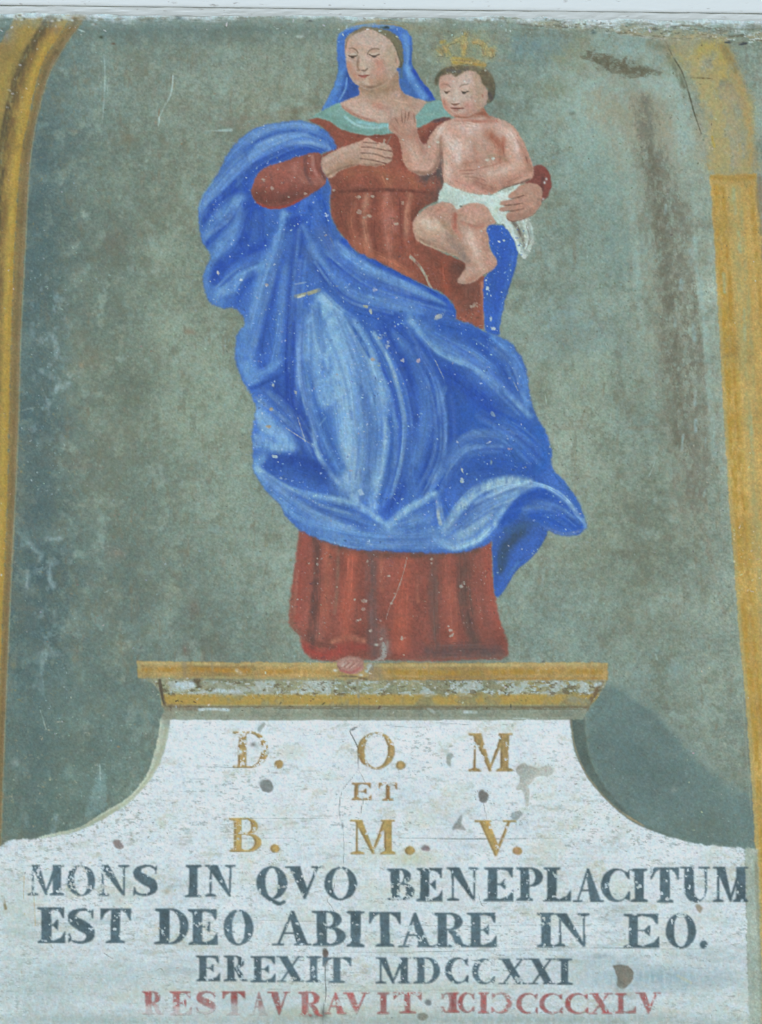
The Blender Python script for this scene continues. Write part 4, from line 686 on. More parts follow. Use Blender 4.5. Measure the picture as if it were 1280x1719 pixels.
for pts, w, c, a in (([(760,215),(790,212),(830,208)],14,(206,164,150),.6),([(748,235),(770,245),(800,240)],14,(204,168,152),.65),([(800,230),(808,260),(790,285)],12,(192,144,126),.5),([(822,225),(836,240),(836,262)],9,(184,114,92),.65),([(842,215),(858,230),(868,262)],11,(208,168,152),.7),([(872,235),(884,265),(890,288)],6,(176,120,100),.6),([(846,232),(846,258),(852,272)],4,(172,104,84),.6),([(862,275),(840,285),(812,290)],10,(200,154,136),.65),([(880,290),(860,302),(830,310)],7,(178,124,106),.6),([(800,305),(825,318)],8,(168,110,92),.65),([(760,300),(785,312),(815,322)],7,(200,140,126),.6),([(750,265),(752,295)],7,(204,168,150),.6),([(772,270),(790,280)],9,(186,130,110),.5),
    ([(748,208),(738,222),(730,240)],6,(204,168,152),.65),([(741,235),(738,262),(728,285)],5,(150,112,96),.6),([(690,235),(698,262),(706,282)],8,(200,152,132),.7),([(672,232),(680,262),(690,285)],5,(184,130,110),.6),([(715,255),(710,275)],8,(196,152,134),.5),([(694,220),(705,240),(712,255)],5,(172,120,104),.6),([(700,290),(722,290),(735,278)],4,(146,108,92),.6),([(672,205),(680,222),(690,228)],8,(184,134,116),.6),([(665,212),(672,222)],6,(196,148,130),.5),
    ([(790,193),(812,188),(822,196)],7,(168,104,84),.7),([(765,202),(800,204),(835,203)],3,(184,112,94),.6),([(760,206),(775,204)],4,(208,168,152),.5),([(740,228),(741,246)],2.5,(160,112,92),.6),([(820,262),(835,262),(850,268)],4,(164,136,110),.5)):
    S(body, pts, w * 1.3, c, a, 0, .3); hatch(body, pts, w, c, .7, 2.0)
for pts, w, c, a in (([(752,232),(766,248),(770,268)],13,(222,196,186),.6),([(780,215),(800,218)],12,(216,184,174),.5),([(854,222),(868,248)],9,(224,194,182),.55),([(752,285),(756,300)],8,(218,190,178),.55),([(865,278),(845,287),(822,292)],7,(216,178,162),.55),([(690,245),(700,268)],6,(216,180,164),.55),([(744,214),(734,230)],4,(220,190,178),.5),([(825,228),(840,246),(840,268)],6,(160,92,72),.5),([(884,262),(892,286)],4,(158,104,86),.5),([(800,308),(830,318),(860,308)],6,(150,96,80),.5),([(740,250),(742,290)],4,(140,100,88),.5),([(660,206),(672,224),(690,230)],9,(176,122,102),.55),([(797,192),(815,190)],5,(150,90,70),.55),([(690,288),(715,292),(733,284)],4,(150,108,92),.5),([(796,240),(800,270)],6,(176,122,104),.4),([(778,275),(800,272)],6,(170,114,96),.35)):
    S(body, pts, w, c, a * .85, 0, .4); hatch(body, pts, w, c, .7, 2.0)
contrast(body, 1.16)
for pts, w, c, a in (([(772,287),(790,286),(800,285)],1.4,(140,84,70),.7),([(775,292),(795,291)],1.2,(146,90,76),.7),([(778,297),(798,298),(815,303)],1.3,(140,92,76),.6),([(800,284),(830,276),(850,270)],1.6,(168,110,92),.5),([(846,316),(870,309),(890,301)],1.8,(104,78,66),.75),([(663,197),(669,207)],1.1,(118,80,64),.8),([(674,186),(675,196),(676,206)],1.1,(118,80,64),.8),([(681,187),(681,197),(679,206)],1.1,(120,82,66),.75),([(687,188),(686,196),(684,203)],1.1,(120,82,66),.75),([(695,190),(697,206)],1.2,(130,90,72),.7),([(742,255),(744,280)],1.6,(128,96,86),.6)):
    S(body, pts, w * 1.5, c, a * .85, .1, .6)
dull(body, 1.0, (1.035, .985, .965))
hand3 = feature('child_hand_raised', [(655,199),(664,196),(673,195),(674,184),(678,182),(683,186),(687,185),(690,187),(694,186),(697,192),(700,209),(701,220),(690,228),(672,228),(656,220),(653,206)])
hand4 = feature('child_hand_low', [(770,286),(790,283),(812,284),(822,292),(818,304),(798,301),(778,298),(772,292)])
for x, y, r_ in ((688,250,3),(676,234,3),(818,268,5),(828,266,4),(735,238,3),(720,246,3),(740,268,2.5),(760,250,3),(850,306,2),(838,200,2.5)): B(body, x, y, r_, r_ * .8, (206,196,178), .7, 0, True)
flakes(130, (655, 185, 895, 325), (214,196,180), (.25,.8), (.5,1.2), body); flakes(60, (655, 185, 895, 325), (140,92,78), (.2,.5), (.5,1.3), body)
cloth = Layer('loincloth', [(747,307),(741,318),(736,332),(734,345,'c'),(758,348),(770,360,'c'),(800,350),(826,368),(842,378),(850,368),(852,352),(856,340),(868,326),(875,309,'c'),(862,312),(842,320),(824,327),(797,326),(774,319),(758,313)], 1, .6)
cloth.fill((200,208,196), 1, .04)
for pts, w, c, a in (([(742,325),(760,332),(790,338)],8,(186,198,182),.7),([(766,350),(785,338),(810,334),(830,345)],4,(222,228,220),.8),([(780,332),(820,332),(850,330)],5,(214,220,210),.7),([(826,345),(836,360)],6,(214,222,212),.7),([(750,315),(780,326)],4,(206,212,200),.7),([(834,350),(830,362)],4,(186,186,160),.6),([(848,320),(860,316)],4,(150,146,128),.6),([(752,338),(762,345)],4,(172,182,164),.6),([(846,360),(848,372)],5,(212,220,216),.7)): S(cloth, pts, w, c, a, .05, .4)
B(cloth, 774, 346, 2.5, 1.6, (60,60,52), .9)
legs = Layer('child_legs', [(758,341),(735,341),(713,352),(699,364),(693,378),(696,396),(707,409),(738,421),(762,429),(778,439),(783,444),(778,456),(767,471),(769,476),(789,476),(806,467),(816,459),(829,452),(835,442),(832,432),(823,419),(820,399),(816,386),(821,378),(833,374),(826,362),(817,347),(801,341),(781,344),(768,353)], 1, .4)
legs.fill((194,148,128), 1, .04)
for pts, w, c, a in (([(715,365),(735,355),(750,350)],11,(198,140,122),.5),([(712,372),(725,382),(740,385)],12,(206,172,148),.7),([(705,390),(725,400),(745,405)],7,(192,150,128),.6),([(720,408),(750,418),(775,430)],7,(158,128,110),.65),([(755,400),(770,420),(785,440)],8,(156,130,118),.7),([(740,372),(758,388),(768,405)],5,(176,138,114),.6),([(764,362),(764,378),(772,395)],5,(186,112,94),.65),([(775,352),(800,350),(818,360)],8,(198,140,124),.6),([(785,365),(800,372)],9,(200,150,132),.5),([(800,380),(822,372)],7,(176,126,108),.6),([(785,390),(795,420),(808,445)],10,(206,164,146),.7),([(812,390),(814,415),(820,430)],5,(184,132,114),.6),([(790,450),(780,465),(775,472)],7,(200,156,138),.6),([(820,440),(828,446)],6,(202,142,126),.6),([(800,462),(785,472)],4,(180,128,110),.5),([(707,408),(738,420),(764,429)],2.4,(196,168,138),.6),([(772,372),(800,382),(812,380)],3,(184,122,104),.5),([(700,378),(706,400)],4,(196,160,136),.5),([(783,444),(800,446)],4,(186,138,118),.5)):
    S(legs, pts, w * 1.25, c, a, 0, .3); hatch(legs, pts, w, c, .7, 2.0)
for pts, w, c, a in (([(712,370),(730,378)],12,(220,192,172),.55),([(790,395),(800,425)],7,(222,188,172),.55),([(785,352),(805,356)],7,(210,160,146),.5),([(757,402),(772,422),(782,438)],8,(138,114,104),.6),([(765,360),(764,382)],4,(160,92,76),.55),([(700,398),(730,414),(765,426)],4,(150,112,94),.5),([(818,395),(820,420)],4,(164,112,94),.5),([(740,370),(760,392)],5,(160,120,98),.4)):
    S(legs, pts, w, c, a, 0, .4)
contrast(legs, 1.12); dull(legs, 1.0, (1.035, .985, .965))
foot3 = feature('child_foot', [(783,444),(778,456),(767,471),(769,476),(789,476),(806,467),(816,459),(829,452),(835,442),(831,432),(815,436),(798,444)])
flakes(70, (694, 342, 835, 476), (214,196,180), (.25,.8), (.5,1.2), legs); flakes(30, (694, 342, 835, 476), (140,96,80), (.2,.5), (.5,1.2), legs)
hand2 = Layer('hand_left', [(893,307),(877,310),(864,319),(853,328),(856,333),(866,333),(844,338),(839,343),(848,346),(838,350),(841,355),(858,354),(851,359),(850,366),(858,372),(871,371),(885,366),(897,359),(907,346),(911,329),(908,315)], .9, .3)
hand2.fill((180,126,106), 1, .04)
for pts, w, c, a in (([(892,312),(900,325),(898,345)],9,(188,132,112),.6),([(858,328),(876,320)],4,(194,134,114),.7),([(846,342),(868,338),(885,336)],4,(192,130,112),.7),([(845,351),(866,348),(882,346)],3.6,(190,130,112),.7),([(856,365),(876,362),(892,354)],6,(160,110,92),.7),([(905,335),(898,355),(880,366)],4,(150,104,86),.5),([(885,318),(895,330)],6,(196,144,122),.5)): S(hand2, pts, w, c, a, .05, .25)
for pts in ([(856,334),(870,331),(880,328)],[(842,345),(860,344),(878,341)],[(842,355),(862,354),(880,350)],[(850,366),(862,372),(884,367)]): S(hand2, pts, 1.8, (118,76,62), .7, .1, .6)
for n, p in (('finger_e',[(877,310),(864,319),(853,328),(856,333),(870,331),(882,327)]),('finger_f',[(866,333),(844,338),(839,343),(848,345),(864,344),(880,340),(880,332)]),('finger_g',[(848,346),(838,350),(841,355),(862,353),(880,349),(880,342)])): feature(n, p)

chead = Layer('child_head', [(738,126),(737,142),(740,158),(742,171),(747,182),(755,192),(765,198),(776,199),(790,197),(802,189),(809,181),(818,174),(821,161),(819,151),(812,138),(807,126),(795,118),(780,116),(758,117)], .9, .3)
chead.fill((196,158,142), 1, .03)
for pts, w, c, a in (([(775,128),(785,135),(772,145)],11,(204,178,166),.7),([(742,130),(744,145)],6,(198,144,124),.5),([(752,160),(768,162),(785,165)],9,(206,180,166),.65),([(800,130),(806,150),(806,170)],7,(182,148,118),.65),([(745,172),(752,184),(760,192)],6,(190,124,104),.6),([(785,176),(798,180),(790,190)],9,(196,136,120),.6),([(765,190),(778,194),(795,190)],5,(190,128,108),.6),([(800,178),(806,184)],5,(180,144,116),.6),([(766,148),(767,165),(766,172)],4,(210,186,172),.6),([(764,195),(785,198),(803,189)],2.4,(150,88,64),.7),([(743,143),(752,142)],5,(190,130,112),.5),([(790,150),(796,158)],5,(196,160,136),.5)):
    S(chead, pts, w * 1.25, c, a, 0, .2); hatch(chead, pts, w, c, .5, 2.0, (.8, 1.4))
contrast(chead, 1.2); dull(chead, 1.0, (1.03, .985, .97))
for pts, w, c, a in (([(744,141),(751,142),(757,147)],1.5,(144,102,84),.62),([(772,147),(776,143),(787,141)],1.5,(130,102,84),.68),([(746,153),(750,154),(755,153)],1.2,(150,108,92),.8),([(748,155.5),(752,156)],1.6,(112,80,66),.9),([(747,151),(752,151)],1.5,(204,160,140),.6),([(775,153),(780,155),(787,153)],1.1,(112,88,74),.85),([(777,155.5),(781,156)],1.7,(84,70,58),.9),([(777,151),(785,151)],1.5,(206,172,152),.6),([(759,174),(763,175.5),(771,173.5)],1.4,(140,84,66),.85),([(757,181),(763,181.5),(770,182),(778,181.5)],1.2,(132,70,58),.9),([(762,184),(769,184.5)],1.6,(176,104,90),.7),([(760,179),(770,179)],1.6,(204,140,124),.6),([(766,190),(774,189)],2.4,(208,164,146),.6),([(790,165),(793,162)],1.4,(160,104,92),.5)):
    S(chead, pts, w * 1.35, c, a * .88, .1, 0)
for pts, w, c, a in (([(746,153.5),(751,155),(756,153)],1.7,(96,66,54),.7),([(748,156),(752,156.5)],2,(84,60,50),.7),([(775,153.5),(780,155.5),(788,153)],1.7,(84,64,54),.75),([(777,156.5),(782,156.5)],2.2,(66,52,46),.75),([(758,174.5),(764,176),(772,174)],1.9,(132,80,64),.7),([(757,181.5),(767,182.5),(779,181.5)],1.8,(124,62,54),.75),([(762,186),(770,186)],2,(176,104,92),.55),([(748,176),(752,184)],5,(196,126,108),.4),([(788,178),(796,182)],7,(198,138,122),.35)):
    S(chead, pts, w, c, a, .08, .2)
feature('eye_c', [(745,153),(751,151),(757,153),(755,157),(749,158)]); feature('eye_d', [(774,153),(780,151),(788,152),(785,157),(778,158)]); feature('mouth_b', [(756,181),(764,178.5),(779,181),(772,186),(762,186)])
feature('nose_b', [(764,152),(769,152),(771,170),(773,175),(763,177),(758,174),(762,168)]); feature('brow_c', [(744,140),(752,140.5),(759,147),(757,148.5),(751,144)]); feature('brow_d', [(770,148),(776,141.5),(787,139.5),(787,142),(777,145)])
cear = feature('ear_b', [(811,156),(816,153),(819,160),(817,168),(812,166)]); S(chead, [(814,156),(815,166)], 3, (200,144,126), .7); S(chead, [(810,158),(811,164)], 1.6, (172,96,84), .7)
for x, y in ((798,169),(780,136),(761,136),(770,124),(800,116),(762,164),(762,167)): B(chead, x, y, 1.8, 1.8, (216,210,198), .6, 0, True)
chair_ = Layer('child_hair', [(731,144),(730,132),(736,122),(746,115),(760,111),(776,110),(795,111),(814,116),(825,124),(831,138),(832,150),(830,162),(825,170),(818,175),(820,163),(819,150),(811,143),(808,132),(800,121),(785,117),(776,122),(768,129),(760,124),(748,125),(740,129),(736,143)], 1.3, .8)
chair_.fill((114,94,68), 1, .12)
for x_, y_ in ((738,132),(746,122),(756,117),(770,116),(786,114),(800,116),(812,122),(820,132),(825,144),(826,156),(823,166),(816,134),(806,120),(764,124)):
    t_ = rng.uniform(0, 6.3); hatch(chair_, [(x_ + 5 * math.cos(t_ + q_), y_ + 4 * math.sin(t_ + q_)) for q_ in (0, .8, 1.6, 2.4)], 2.5, ((84,66,48), (146,122,88))[int(x_) % 2], 1.0, 1.2, (.9, 1.6))
for pts, w, c, a in (([(734,140),(735,128),(746,118)],3,(84,78,58),.7),([(752,118),(770,120),(785,116)],4,(92,80,76),.7),([(815,124),(822,140),(826,158)],6,(96,82,64),.7),([(821,158),(826,168)],5,(78,66,64),.7),([(812,128),(820,136)],5,(120,104,76),.6),([(790,114),(810,118)],3,(120,110,86),.6),([(822,126),(830,145)],3,(116,108,84),.6),([(795,112),(780,113)],3,(124,94,76),.5)): S(chair_, pts, w, c, a, .1, .6)
for x, y in ((750,122),(760,121),(764,120),(815,118),(819,119)): B(chair_, x, y, 2.2, 1.8, (190,194,176), .7, 0, True)

# ---- crown of the child
cr0 = Layer('', [(736,80),(746,70),(760,68),(778,60),(796,66),(815,70),(830,80),(828,94),(816,108),(780,110),(756,106),(742,96)], 6, 2); cr0.fill((158,148,96), .42, .1)
cr_base = Layer('crown_band', [(757,96),(775,96),(792,98),(808,103),(817,108),(816,113),(798,112),(780,109),(764,110),(758,105)], 1.3, 1)
cr_base.fill((182,148,78), .7, .1)
for pts, w, c, a in (([(760,98),(790,100)],2,(196,160,62),.8),([(762,105),(782,106)],3,(198,158,58),.8),([(762,101.5),(800,103)],1,(128,96,50),.8),([(790,107),(814,110)],3,(178,136,62),.8),([(768,110),(800,112)],1.3,(120,84,50),.6),([(783,104),(792,106)],3,(206,172,110),.7)): S(cr_base, pts, w, c, a, .1, .7)
cr_post = Layer('crown_post', [(776,62),(784,62),(784,75),(783,96),(775,97),(774,80)], 1.6, 1); cr_post.fill((186,150,78), .65, .1)
cr_l = Layer('crown_arch_a', [(777,62),(778,66),(762,73),(751,81),(754,96),(750,96),(745,80),(758,71)], 1.4, 1); cr_l.fill((186,154,82), .6, .1)
cr_r = Layer('crown_arch_b', [(790,66),(800,66),(813,72),(819,80),(814,95),(809,94),(812,82),(806,75),(794,72)], 1.6, 1); cr_r.fill((184,146,76), .55, .1)
cr_fl = Layer('crown_leaf_a', [(728,84),(734,78),(742,82),(745,94),(736,93),(729,90)], 2.2, 1); cr_fl.fill((176,150,84), .45, .1)
cr_fr = Layer('crown_leaf_b', [(820,82),(826,78),(833,84),(831,94),(822,98),(816,95)], 2.0, 1); cr_fr.fill((178,140,74), .55, .1)
cr_x = Layer('crown_cross', [(776,50),(783,52),(786,54),(789,50),(787,57),(782,64),(777,63),(779,58)], 1.5, .8); cr_x.fill((172,138,76), .75, .1)
for pts, w, c, a in (([(741,71),(747,70)],4,(182,148,66),.7),([(781,80),(779,92)],3,(190,156,60),.7),([(782,72),(782,78)],3,(206,172,120),.6),([(787,52),(781,62)],1.2,(98,88,62),.8),([(752,84),(756,92)],3,(176,150,70),.6),([(795,72),(800,72)],3,(186,144,84),.7),([(825,84),(829,86)],3,(150,104,60),.7),([(822,93),(826,92)],2.4,(206,186,130),.7),([(738,92),(742,94)],2,(196,176,140),.6),([(810,82),(812,92)],2,(150,116,84),.5),([(742,100),(752,106)],6,(158,148,116),.5),([(762,80),(770,90)],5,(132,140,116),.5),([(796,84),(802,92)],5,(132,150,134),.5)): S(SHEET, pts, w, c, a, .1, .7)
for pts in ([(741,72),(748,80),(752,95)],[(733,80),(742,88),(746,97)],[(760,70),(770,66)],[(800,68),(814,78),(817,92)],[(824,80),(828,90),(820,97)],[(770,98),(800,101)],[(779,66),(780,94)],[(757,104),(790,107),(815,111)]): hatch(SHEET, pts, 4, (176,136,76), .9, 1.2)
for pts in ([(745,84),(750,96)],[(786,70),(790,90)],[(805,84),(800,96)],[(765,84),(770,94)]): hatch(SHEET, pts, 4, (122,118,92), .8, 1.6)
flakes(60, (730, 52, 832, 112), (200,180,120), (.3,.7), (.5,1.2)); flakes(60, (730, 52, 832, 112), (100,92,66), (.3,.7), (.5,1.2))

foot = Layer('foot', [(566,1112),(572,1106),(582,1102),(598,1102),(608,1108),(611,1117),(608,1125),(597,1132),(580,1131),(569,1124)], 1, .6)
foot.fill((178,118,106), 1, .06)
for pts, w, c, a in (([(570,1116),(580,1108),(595,1106)],4,(190,142,128),.7),([(574,1119),(582,1112)],2.4,(208,170,154),.8),([(581,1121),(592,1111)],2.4,(206,166,150),.8),([(590,1121),(602,1112)],2.4,(196,146,132),.8),([(572,1126),(590,1129),(604,1122)],3,(178,92,86),.7),([(578,1120),(588,1112)],1,(130,80,72),.7),([(586,1122),(596,1114)],1,(130,80,72),.7),([(566,1116),(572,1124)],1.4,(120,84,70),.6),([(585,1100),(600,1100)],5,(140,92,80),.5)): S(foot, pts, w, c, a, .1, .5)
for i, p in enumerate(([(567,1117),(574,1112),(577,1115),(572,1123),(568,1122)],[(575,1122),(583,1113),(587,1115),(580,1126)],[(583,1125),(592,1115),(597,1117),(588,1128)],[(591,1127),(600,1117),(605,1119),(598,1128)])): feature('toe_' + 'abcd'[i], p)
loss = Layer('loss_foot', [(640,1075),(648,1078),(650,1098),(644,1112),(630,1118),(618,1131),(612,1129),(616,1118),(630,1108),(642,1100)], 1.2, 1.2)
loss.put(loss.mask * .8 * sstep(-.1, .6, NF[loss.sl] + .4 * NS[loss.sl]), col((166,158,150))); S(loss, [(622,1118),(616,1128)], 3, (196,206,198), .55); B(loss, 633, 1116, 7, 3, (176,172,150), .7)
for x, y in ((606,1133),(632,1082),(563,1125)): B(SHEET, x, y, 4, 2.4, (206,210,198), .8)
S(SHEET, [(570,1135),(600,1136)], 2.4, (104,92,72), .5, .1, .9); S(SHEET, [(604,1138),(616,1140)], 3, (84,70,54), .6)

# ---- losses, stains and cracks on the white panel -------------------------
PATCHES = [('patch_a', [(438,1312),(446,1308),(456,1312),(459,1322),(452,1330),(441,1328),(437,1320)], (128,126,122), 1.3),
 ('patch_b', [(804,1330),(812,1327),(820,1334),(818,1344),(812,1348),(805,1342)], (126,116,110), 1.2),
 ('patch_c', [(868,1290),(880,1282),(892,1287),(906,1290),(920,1286),(928,1296),(920,1304),(905,1302),(894,1312),(888,1322),(890,1340),(885,1358),(882,1340),(876,1326),(866,1326),(872,1308)], (182,176,166), .8),
 ('patch_d', [(778,1366),(776,1384),(784,1394),(768,1391),(760,1394),(766,1380)], (174,170,166), .8),
 ('patch_e', [(190,1412),(199,1410),(206,1420),(204,1426),(196,1425)], (132,112,110), 1.2),
 ('patch_f', [(1030,1621),(1045,1620),(1062,1628),(1064,1642),(1056,1654),(1046,1660),(1036,1656),(1038,1640)], (136,122,108), .9),
 ('patch_g', [(707,1424),(714,1418),(722,1421),(722,1427),(713,1429)], (140,118,122), 1.2),
 ('patch_h', [(750,1269),(756,1264),(762,1268),(758,1276),(757,1288),(752,1286)], (166,168,160), .9),
 ('patch_i', [(434,1222),(442,1214),(446,1218),(440,1228),(436,1230)], (170,170,164), .9),
 ('patch_j', [(542,1594),(549,1592),(551,1602),(547,1612),(543,1606)], (92,74,70), 2.0),
 ('patch_k', [(858,1366),(868,1362),(880,1366),(872,1374),(864,1378)], (158,164,164), .8),
 ('patch_l', [(1167,1520),(1174,1518),(1180,1526),(1176,1533)], (176,156,132), .7),
 ('patch_m', [(713,1682),(722,1679),(726,1685),(718,1690)], (120,120,124), 1.2),
 ('patch_n', [(700,1704),(714,1700),(720,1708),(708,1714)], (150,144,128), .8)]
for n, p, c, d in PATCHES:
    L = Layer(n, p, 1.0, 1.2); L.fill(c, .92, .08)
    HGT[L.sl] -= d * blur(L.hard, 1.5)
B(SHEET, 450, 1322, 5, 4, (156,158,158), .5); B(SHEET, 812, 1337, 4, 5, (104,96,92), .5); B(SHEET, 1050, 1640, 9, 12, (150,134,118), .5); B(SHEET, 1040, 1660, 10, 8, (150,150,142), .5)
flakes(70, (855, 1275, 940, 1350), (176,172,164), (.4,.8), (.5,1.6), panel, 2); flakes(30, (795, 1325, 830, 1350), (130,122,118), (.4,.8), (.5,1.3), panel); flakes(40, (850, 1355, 890, 1385), (140,144,144), (.4,.8), (.5,1.4), panel)
CRACKS = [[(608,1218),(600,1220),(588,1226),(593,1238),(601,1256),(602,1280),(602,1292)],[(602,1292),(590,1308),(576,1326),(571,1345),(570,1365),(575,1386)],[(602,1292),(610,1306),(613,1314)],[(611,1342),(607,1358),(605,1372)],[(547,1600),(546,1640),(548,1668),(544,1692),(542,1720)],[(576,1390),(578,1420),(577,1452)],[(566,1470),(558,1500),(550,1511),(557,1522),(561,1530)],[(803,1500),(810,1520),(820,1514)],[(812,1348),(815,1362),(818,1376)],[(175,1600),(190,1610)],[(620,1580),(622,1592)]]
for k, p in enumerate(CRACKS):
    w = 1.5 if k in (0, 4) else 1.1
    S(SHEET, p, w, (84,84,84), .75 if k < 6 else .5, .2, .9)
    F, x0, y0, x1, y1 = stroke_field(p, 2.2)
    HGT[y0:y1, x0:x1] -= .5 * (1 - sstep(0, 1, F))
B(SHEET, 593, 1224, 5, 1.6, (70,70,70), .7, -25); B(SHEET, 575, 1386, 2, 5, (70,66,64), .7); B(SHEET, 543, 1700, 5, 10, (92,88,88), .7); B(SHEET, 530, 1706, 16, 5, (112,110,106), .5); B(SHEET, 548, 1614, 3, 8, (84,80,84), .6)
B(SHEET, 1186, 1722, 40, 8, (150,156,150), .4)

# ---- lettering -------------------------------------------------------------
def arc(cx, cy, rx, ry, a0=0, a1=360, n=28):
    t = np.radians(np.linspace(a0, a1, n)); return [(cx + rx * math.cos(q), cy + ry * math.sin(q)) for q in t]
def ribbon(pts):
    cv = curve(pts, False, 1.0)
    P = [(p[0], p[1]) for p in pts]; seg = np.cumsum([0] + [math.dist(P[i], P[i + 1]) for i in range(len(P) - 1)])
    cs = np.concatenate([[0], np.cumsum(np.hypot(*np.diff(cv, axis=0).T))]); cs *= seg[-1] / cs[-1]
    r = np.interp(cs, seg, [p[2] for p in pts])
    d = np.gradient(cv, axis=0); d /= np.hypot(d[:, 0], d[:, 1])[:, None] + 1e-9
    nrm = np.stack([-d[:, 1], d[:, 0]], 1)
    a = cv + nrm * r[:, None]; b = cv - nrm * r[:, None]
    return [tuple(q) for q in a] + [tuple(q) for q in b[::-1]]

def glyph(ch, w, h, s=.28, t=.05):
    s *= h; t = max(t * h, 2.2)
    R = lambda x0, y0, x1, y1: [(x0, y0), (x1, y0), (x1, y1), (x0, y1)]
    def serif(cx, top, half, sw):          # a bracketed slab serif
        if top: return [(cx-half,0),(cx+half,0),(cx+half,t),(cx+sw/2,t*1.9),(cx-sw/2,t*1.9),(cx-half,t)]
        return [(cx-half,h),(cx+half,h),(cx+half,h-t),(cx+sw/2,h-t*1.9),(cx-sw/2,h-t*1.9),(cx-half,h-t)]
    if ch == 'I':
        return [R(w/2-s/2,0,w/2+s/2,h), serif(w/2,1,w/2,s), serif(w/2,0,w/2,s)], []
    if ch in 'EFL':
        x = w*.14; A = [R(x,0,x+s,h), serif(x+s/2,0,x+s/2,s), serif(x+s/2,1,x+s/2,s)]
        if ch != 'F': A += [R(0,h-t,w,h), [(w*.52,h-t),(w*.84,h*.84),(w*.98,h*.66),(w,h*.66),(w,h)]]
        if ch != 'L': A += [R(0,0,w*.97,t), [(w*.52,t),(w*.80,h*.12),(w*.92,h*.30),(w*.96,h*.30),(w*.97,0)], R(x+s,h*.47,w*.72,h*.47+t*.9), [(w*.56,h*.48),(w*.68,h*.36),(w*.74,h*.34),(w*.74,h*.66),(w*.68,h*.62),(w*.56,h*.52)]]
        return A, []
    if ch == 'T':
        return [R(w/2-s/2,0,w/2+s/2,h), serif(w/2,0,w*.30,s), R(0,0,w,t), [(0,0),(0,h*.34),(w*.05,h*.32),(w*.16,h*.14),(w*.32,t)], [(w,0),(w,h*.36),(w*.95,h*.34),(w*.84,h*.15),(w*.68,t)]], []
    if ch == 'D':
        x = w*.14
        return [R(x,0,x+s,h), serif(x+s/2,0,x+s/2+1,s), serif(x+s/2,1,x+s/2+1,s), [(x+s*.6,0)] + arc(w*.48,h/2,w*.52,h/2,-90,90) + [(x+s*.6,h)]], [[(x+s,t)] + arc(w*.46,h/2,w*.54-s*.88,h/2-t,-90,90) + [(x+s,h-t)]]
    if ch in 'OQ':
        hh = h if ch == 'O' else h*.86
        A = [arc(w/2,hh/2,w/2,hh/2,0,352,44)]; Hh = [arc(w/2,hh/2,w/2-s*.86,hh/2-t*.9,0,352,44)]
        if ch == 'Q': A = [A[0]]; return A, Hh, [ribbon([(w*.30,hh*.93,1.5),(w*.50,hh*1.03,3.4),(w*.70,hh*1.12,3.6),(w*.88,hh*1.08,2.4),(w*.90,hh*1.02,1.6)])]
        return A, Hh
    if ch in 'CG':
        A = [arc(w*.52,h/2,w*.52,h/2,0,352,44)]
        Hh = [arc(w*.62,h/2,w*.62-s*.9,h/2-t*1.1,0,352,44), [(w*.66,h*.26),(w*1.2,h*.36),(w*1.2,h*.70),(w*.66,h*.70)]]
        return A, Hh, [[(w*.99,h*.02),(w*.97,h*.30),(w*.90,h*.27),(w*.78,h*.10),(w*.90,h*.08)], [(w*.99,h*.98),(w,h*.68),(w*.94,h*.70),(w*.80,h*.90),(w*.90,h*.93)]]
    if ch == 'R' or ch == 'P' or ch == 'B':
        x = w*.14; b = .52 if ch == 'R' else (.50 if ch == 'B' else .58)
        A = [R(x,0,x+s,h), serif(x+s/2,0,x+s/2,s), serif(x+s/2,1,x+s/2,s)]
        rx = {'R': .86, 'P': 1.0, 'B': .88}[ch]
        A += [[(x+s*.6,0)] + arc(w*.5,h*b/2,w*(rx-.5),h*b/2,-90,90) + [(x+s*.6,h*b)]]
        Hh = [[(x+s,t)] + arc(w*.48,h*b/2,max(w*(rx-.48)-s*.85,2),h*b/2-t,-90,90,16) + [(x+s,h*b-t)]]
        X = []
        if ch == 'B':
            X = [('h', [(x+s*.6,h*b-t)] + arc(w*.52,h*(b+1)/2-t/2,w*.48,h*(1-b)/2+t/2,-90,90) + [(x+s*.6,h)], [(x+s,h*b)] + arc(w*.5,h*(b+1)/2-t/2,max(w*.5-s*.95,2),h*(1-b)/2-t/2,-90,90,16) + [(x+s,h-t)])]
        if ch == 'R':
            X = [[(w*.44,h*b-t),(w*.62,h*.52),(w*.76,h*.66),(w*.86,h*.90),(w,h*.96),(w*.99,h),(w*.80,h),(w*.66,h*.92),(w*.54,h*.66),(w*.44,h*.56)]]
        return A, Hh, X
    if ch == 'N':
        return [R(w*.14,0,w*.14+t*1.2,h), serif(w*.18,0,w*.18,t), [(0,0),(s*1.4,0),(w*.86,h*.98),(w*.82,h),(w*.76,h*.96),(w*.06,t),(0,t)], R(w*.80,0,w*.80+t*1.2,h*.98), serif(w*.83,1,w*.17,t)], []
    if ch == 'M':
        return [R(w*.12,0,w*.12+t*1.2,h), serif(w*.15,0,w*.15,t), [(0,0),(w*.10+s*.95,0),(w*.54,h*.98),(w*.48,h),(w*.10,t*1.2),(0,t)], [(w*.50,h*.98),(w*.46,h*.96),(w*.74,0),(w*.80,0),(w*.80,h*.15)], R(w*.94-s*1.1,0,w*.94-s*.1,h), serif(w*.94-s*.6,0,min(w*.2,s),s), [(w*.68,0),(w,0),(w,t),(w*.68,t)]], []
    if ch == 'V':
        return [[(w*.10,0),(w*.10+s*1.25,0),(w*.60,h*.80),(w*.52,h),(w*.48,h)], [(w*.80,0),(w*.87,0),(w*.53,h),(w*.50,h*.86)], R(0,0,w*.40,t), R(w*.68,0,w,t)], []
